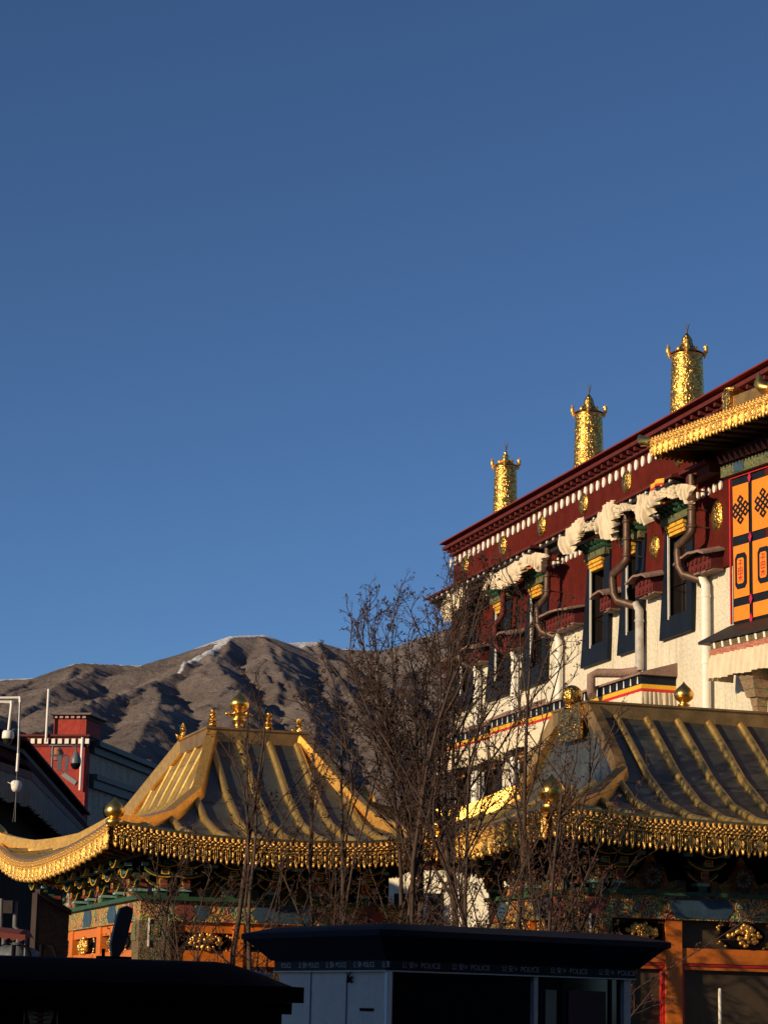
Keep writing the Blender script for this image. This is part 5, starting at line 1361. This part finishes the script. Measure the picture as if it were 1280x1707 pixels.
p = pxt(140, 1230); q_ = pxt(137, 1318); mb = MB(); mb.tube([(p.x, yr-.25, p.z), (p.x, yr-.25, q_.z)], .09, 8); part('white_conduit', mb, 'white', tw)
p = pxt(85, 1150); q_ = pxt(85, 1230); mb = MB(); mb.tube([(p.x, yr-.4, q_.z-.3), (p.x, yr-.4, p.z)], .085, 8); part('rooftop_pole', mb, 'white', tw)
# long old wall receding to the right of the tower
ow = thing('old_building', 'old shaded whitewashed building with dark ledges behind the red tower', 'building', (xr, yr+.2, 0), YT)
ya, yb2 = yr+.6, yr+70
zo = px(160, 1240, 0, xr, YT).z
mb = MB(); mb.box(xr-8, xr+.06, ya, yb2, 0, zo-.75); part('wall', mb, 'shade_wall', ow)
mb = MB(); mb.box(xr-8, xr+.35, ya, yb2, zo-.747, zo-.3); mb.box(xr-8, xr+.7, ya, yb2, zo-.297, zo+.05); part('cornice', mb, 'dark_wood', ow)
mb = MB(); mb.box(xr+.065, xr+.6, ya, yb2, zo-2.45, zo-2.1); mb.box(xr+.065, xr+.4, ya, yb2, zo-3.0, zo-2.453); part('ledge', mb, 'dark_wood', ow)
for k in range(6):
    y = ya+4+k*11; mb = MB(); mb.box(xr+.065, xr+.15, y, y+5, zo-7.5, zo-4.4); wf_ = part('window_frame', mb, 'navy', ow)
    mb = MB(); mb.box(xr+.065, xr+.6, y-.4, y+5.4, zo-4.397, zo-3.9); part('window_hood', mb, 'shade_wall', wf_)
    mb = MB(); mb.box(xr+.151, xr+.18, y+.6, y+4.4, zo-7.1, zo-4.7); part('pane', mb, 'black', wf_)
# second security camera mast
cm2 = thing('security_camera', 'dark grey hooded security cameras on a thin mast before the red tower', 'camera', (at(88, 1700, 145).x, 145, 0), 0)
P2 = lambda u, v: Pc(u, v, 145.0)
mb = MB(); x = at(86, 1300, 145).x; mb.tube([(x, 145, 0), (x, 145, at(86, 1244, 145).z)], .075, 8); mb.tube([P2(84, 1246), P2(84, 1243), P2(120, 1243), P2(127, 1245), P2(128, 1252)], .065, 8); mb.tube([P2(84, 1259), P2(112, 1260), P2(112, 1266)], .07, 8)
part('mast', mb, 'plastic_grey', cm2)
p = Vector(P2(127, 1268)); mb = MB(); mb.lathe([(.05, .63), (.15, .51), (.3, .18), (.33, .0), (.33, -.18)], p, 16); part('camera_hood', mb, 'plastic_grey', cm2)
mb = MB(); mb.lathe([(.31, -.18), (.30, -.33), (.18, -.51), (.01, -.57)], p, 16); part('camera_dome', mb, 'black', cm2)
mb = MB(); p = Vector(P2(117, 1298)); d = Vector((.45, -.15, -.3)); mb.obox(p, d, Vector((.03, .15, .0)), Vector((.075, 0, .12))); mb.tube([P2(104, 1285), P2(110, 1293)], .04, 6); part('bullet_camera', mb, 'plastic_grey', cm2)
mb = MB(); p = Vector(P2(100, 1272)); mb.box(p.x-.13, p.x+.13, 144.9, 145.1, p.z-.48, p.z+.45); mb.box(p.x+.36, p.x+.54, 144.9, 145.1, p.z-.48, p.z+.45); part('junction_box', mb, 'plastic_grey', cm2)
mb = MB(); p = Vector(P2(94, 1256)); mb.lathe([(.24, -.37), (.36, -.15), (.39, .15), (.24, .37), (.15, .45)], p+Vector((0, .7, 0)), 14); part('clay_pot', mb, 'terracotta', cm2)

p0, p1 = at(585, 1500, 114), at(770, 1500, 114); ztop_ = at(690, 1446, 114).z
fh = thing('far_house', 'low sunlit white house seen behind the tree trunks between the gatehouses', 'house', ((p0.x+p1.x)/2, 114, 0), 0)
mb = MB(); mb.hexa([(p0.x, 117, 0), (p1.x, 114, 0), (p1.x, 124, 0), (p0.x, 124, 0), (p0.x, 117, ztop_), (p1.x, 114, ztop_), (p1.x, 124, ztop_), (p0.x, 124, ztop_)]); part('wall', mb, 'white_wall', fh)
mb = MB(); mb.hexa([(p0.x-.2, 116.7, ztop_+.003), (p1.x+.2, 113.6, ztop_+.003), (p1.x+.2, 124.2, ztop_+.003), (p0.x-.2, 124.2, ztop_+.003), (p0.x-.2, 116.7, ztop_+.5), (p1.x+.2, 113.6, ztop_+.5), (p1.x+.2, 124.2, ztop_+.5), (p0.x-.2, 124.2, ztop_+.5)]); part('parapet', mb, 'maroon', fh)
for f in (.2, .5, .8):
    x_ = lerp(p0.x, p1.x, f); y_ = lerp(117, 114, f); mb = MB(); mb.box(x_-.6, x_+.6, y_-.12, y_+.3, ztop_-3.2, ztop_-1.2); part('window_frame', mb, 'navy', fh)
# ------------------------------------------------------------------ shade: unseen building assumed left of and behind the viewer, sized to shade the foreground
YS = R(33)
def shade_building():
    # frame x axis points along the sun's ground track; y axis across it
    n = Vector((-math.sin(SUN_TH), math.cos(SUN_TH)))
    t = thing('unseen_building', 'unseen tall pale building assumed behind and left of the viewer to shade the foreground', 'building', (-28, 10, 0), SUN_TH)
    mb = MB(); mb.box(-40, -24, -26, SH_TOP, 0, 13.4); part('wall', mb, 'occluder', t)
    mb = MB(); mb.box(-40.4, -23.6, -26.4, SH_TOP+.4, 13.403, 13.9); part('roof', mb, 'roof_red', t)
    for k in range(8):
        y = -22+k*5.8
        for z in (2.5, 6.2):
            mb = MB(); mb.box(-24+.003, -23.9, y, y+1.6, z, z+2.2); f_ = part('window', mb, 'navy', t)
            mb = MB(); mb.box(-23.897, -23.88, y+.2, y+1.4, z+.2, z+2.0); part('pane', mb, 'black', f_)
SH_TOP = 31.5
shade_building()
def sky_blocker(label, x0, x1, y0, y1, h, yaw=0):  # unseen blocks added around the viewer to hold back sky light
    t = thing('unseen_building', label, 'building', ((x0+x1)/2, (y0+y1)/2, 0), yaw)
    mb = MB(); mb.box(x0, x1, y0, y1, 0, h-.4); part('wall', mb, 'blocker_wall', t)
    mb = MB(); mb.box(x0-.3, x1+.3, y0-.3, y1+.3, h-.397, h); part('roof', mb, 'roof_red', t)
sky_blocker('unseen dark block added behind the viewer to cut sky light', -16, 26, -22, -7, 14)
sky_blocker('unseen dark block added on the right of the viewer to cut sky light', 9.5, 24, -6, 27, 13)

# ------------------------------------------------------------------ bare trees
def tree(u, Y, v_top, spread, stems, label, seed, density=1.0, lean=0, leafy=0.6, group=None, red=False, lo0=.38, suckers=5):
    rng = random.Random(seed); base = at(u, 1700, Y); H = at(u, v_top, Y).z
    t = thing('bare_tree', label, 'tree', (base.x, Y, 0), 0, group)
    trunk = MB(); twigs = MB(); seeds = MB()
    O = Vector((base.x, Y, 0))
    def rv(z=1): return Vector((rng.gauss(0, 1), rng.gauss(0, 1), rng.gauss(0, z)))
    def run(p, d, L, r0, r1, k, wob, rise, mb, n):
        pts = [p]; dd = d.copy(); kink = rv()*wob
        for i in range(k):
            if rng.random() < .6: kink = rv(.6)*wob
            dd = (dd+kink+Vector((0, 0, rise))).normalized(); pts.append(pts[-1]+dd*(L/k))
        rad = [lerp(r0, r1, (i/k)**.85) for i in range(k+1)]
        mb.tube(pts, rad, n, cap=False); return pts, rad
    def off(pts, f):
        k = len(pts)-1; i = min(k-1, int(f*k)); return pts[i].lerp(pts[i+1], f*k-i), (pts[i+1]-pts[i]).normalized(), i
    def turn(ax, ang, up=.15):
        pr = rv(.6); pr = (pr-ax*pr.dot(ax)).normalized()
        return (ax*math.cos(ang)+pr*math.sin(ang)+Vector((0, 0, up))).normalized()
    def cluster(p, ax, s=1):
        # a spray of dry capsules on short stalks round the twig tip
        for _ in range(rng.randint(3, 6)):
            d = turn(ax, rng.uniform(.3, 1.3), 0)*rng.uniform(.02, .075)*s; c_ = p+d; z_ = rng.uniform(.013, .030)*s
            a = (d.normalized()+rv()*.3).normalized(); b_ = a.orthogonal().normalized(); e_ = a.cross(b_)
            seeds.add([c_+a*z_*1.3, c_-a*z_*1.3, c_+b_*z_*.7, c_-b_*z_*.7, c_+e_*z_*.5, c_-e_*z_*.5], [(0, 2, 4), (0, 4, 3), (0, 3, 5), (0, 5, 2), (1, 4, 2), (1, 3, 4), (1, 5, 3), (1, 2, 5)])
    def twig(p, d, L, r):
        pts, rad = run(p, d, L, r, .0035, 3, .22, .06, twigs, 3)
        if rng.random() < leafy: cluster(pts[-1], (pts[-1]-pts[-2]).normalized())
        for _ in range(2):
            q, ax, i = off(pts, rng.uniform(.3, .95)); e = q+turn(ax, .7)*rng.uniform(.05, .14)
            twigs.tube([q, e], [.0045, .003], 3, cap=False)
            if rng.random() < leafy*.6: cluster(e, (e-q).normalized(), .8)
    def shoot(p, d, L, r):                      # a secondary branch set with short twigs
        pts, rad = run(p, d, L, r, .006, 5, .16, .05, twigs, 4)
        n = max(3, int(L*7*density))
        for c_ in range(n):
            f = .15+.85*(c_+rng.random())/n; q, ax, i = off(pts, min(f, .99)); twig(q, turn(ax, rng.uniform(.5, 1.0)), rng.uniform(.12, .34), .0075)
        twig(pts[-1], (pts[-1]-pts[-2]).normalized(), .2, .006)
    def limb(p, d, L, r):
        pts, rad = run(p, d, L, r, .012, 6, .12, .07, trunk, 6)
        n = max(3, int(L*3.0*density))
        for c_ in range(n):
            f = .25+.75*(c_+rng.random())/n; q, ax, i = off(pts, min(f, .99)); shoot(q, turn(ax, rng.uniform(.35, .8)), rng.uniform(.35, .85)*(1.2-.5*f), max(.009, rad[i]*.5))
        shoot(pts[-1], (pts[-1]-pts[-2]).normalized(), .4, .011)
    for s in range(stems):
        a = rng.uniform(0, 2*math.pi) if stems > 1 else 0
        ang = math.atan2(spread, H)*rng.uniform(.15, .9)
        d = Vector((math.cos(a)*math.sin(ang)+lean, math.sin(a)*math.sin(ang)*.8, math.cos(ang))).normalized()
        hs = H*(.97 if s == 0 else rng.uniform(.72, .96)); r = rng.uniform(.055, .085)*(H/9)**.5
        pts, rad = run(O+Vector((rng.gauss(0, .38), rng.gauss(0, .3), 0)), d, hs, r, .014, 11, .055, .03, trunk, 8)
        n = max(4, int(round(7*density)))
        for c_ in range(n):
            f = lo0+(1-lo0)*(c_+rng.random())/n; q, ax, i = off(pts, min(f, .985))
            limb(q, turn(ax, rng.uniform(.25, .6)), (1-f)*hs*rng.uniform(.5, .85)+rng.uniform(.5, .9), max(.016, rad[i]*rng.uniform(.5, .7)))
        n = int(hs*1.6*density)
        for c_ in range(n):
            q, ax, i = off(pts, rng.uniform(.4, .99)); shoot(q, turn(ax, rng.uniform(.5, 1.0)), rng.uniform(.3, .6), .010)
    for s in range(suckers):                    # long thin arching shoots from the base
        d = Vector((rng.gauss(0, .55), rng.gauss(0, .4), 1)).normalized(); z0 = rng.uniform(.3, 2.2)
        pts, rad = run(O+Vector((rng.gauss(0, .15), 0, z0)), d, rng.uniform(2.2, 4.6), .022, .007, 7, .10, .0, trunk, 5)
        for c_ in range(9): q, ax, i = off(pts, rng.uniform(.25, .98)); (shoot if c_ % 3 == 0 else twig)(q, turn(ax, rng.uniform(.4, .9)), rng.uniform(.3, .7), .008)
    zz_ = sorted(p[2] for p in twigs.v); mz = zz_[int(len(zz_)*.9985)]
    hi = [p for p in twigs.v if p[2] > .65*mz]; mx_ = sum(p[0] for p in hi)/len(hi); my_ = sum(p[1] for p in hi)/len(hi); mh = sum(p[2] for p in hi)/len(hi)
    kx = (base.x+lean*mh-mx_)/mh; ky = (Y-my_)/mh      # the stand leans only where it should
    for m_ in (trunk, twigs, seeds): m_.v = [(p[0]+kx*p[2], p[1]+ky*p[2], p[2]*H/mz) for p in m_.v]
    part('trunk', trunk, 'bark', t); part('twigs', twigs, 'twig', t)
    if seeds.v: part('dry_clusters', seeds, 'leaf_red' if red else 'seed', t)
    return len(twigs.f)+len(seeds.f)
tot = 0
for args in (
    dict(u=425, Y=44.5, v_top=1110, spread=1.3, stems=2, seed=11, suckers=13, label='thin bare tree in front of the left gilt roof, farthest left of the tall ones', density=.6, leafy=.3),
    dict(u=300, Y=44.0, v_top=1370, spread=1.5, stems=2, seed=12, suckers=10, label='low bare sapling in front of the left gatehouse pillar', density=.6, leafy=.2),
    dict(u=560, Y=45, v_top=1110, spread=1.0, stems=2, seed=13, suckers=12, label='bare tree leaning left over the right end of the left gilt roof', density=.65, lean=-.02, leafy=.35),
    dict(u=648, Y=45.3, v_top=955, spread=.5, stems=3, seed=24, suckers=9, label='tall bare tree with twiggy top against blue sky, left of the white temple wall', density=.9, lean=-.012),
    dict(u=688, Y=45.0, v_top=945, spread=.55, stems=3, seed=15, suckers=9, label='tallest bare multi stemmed tree standing midway between the two gatehouses', density=1.0, lean=.0),
    dict(u=738, Y=44.3, v_top=915, spread=.6, stems=2, seed=16, label='bare tree whose tip touches the far left corner of the temple cornice', density=1),
    dict(u=795, Y=43.5, v_top=965, spread=.8, stems=3, seed=17, label='bare tree with dense brown twigs across the far temple windows', density=.85, lean=.015, leafy=.3),
    dict(u=845, Y=41.0, v_top=1130, spread=.9, stems=2, seed=18, suckers=11, label='shorter bare tree at the left corner of the right gilt roof', density=.7, lean=.05, leafy=.3),
    dict(u=935, Y=40.0, v_top=1240, spread=.7, stems=2, seed=19, suckers=14, label='low twiggy tree with reddish dry leaves before the right gatehouse', density=.75, leafy=.6, red=True, lo0=.3),
):
    tot += tree(group='bare trees in front of the gatehouses', **args)
print('tree faces', tot)
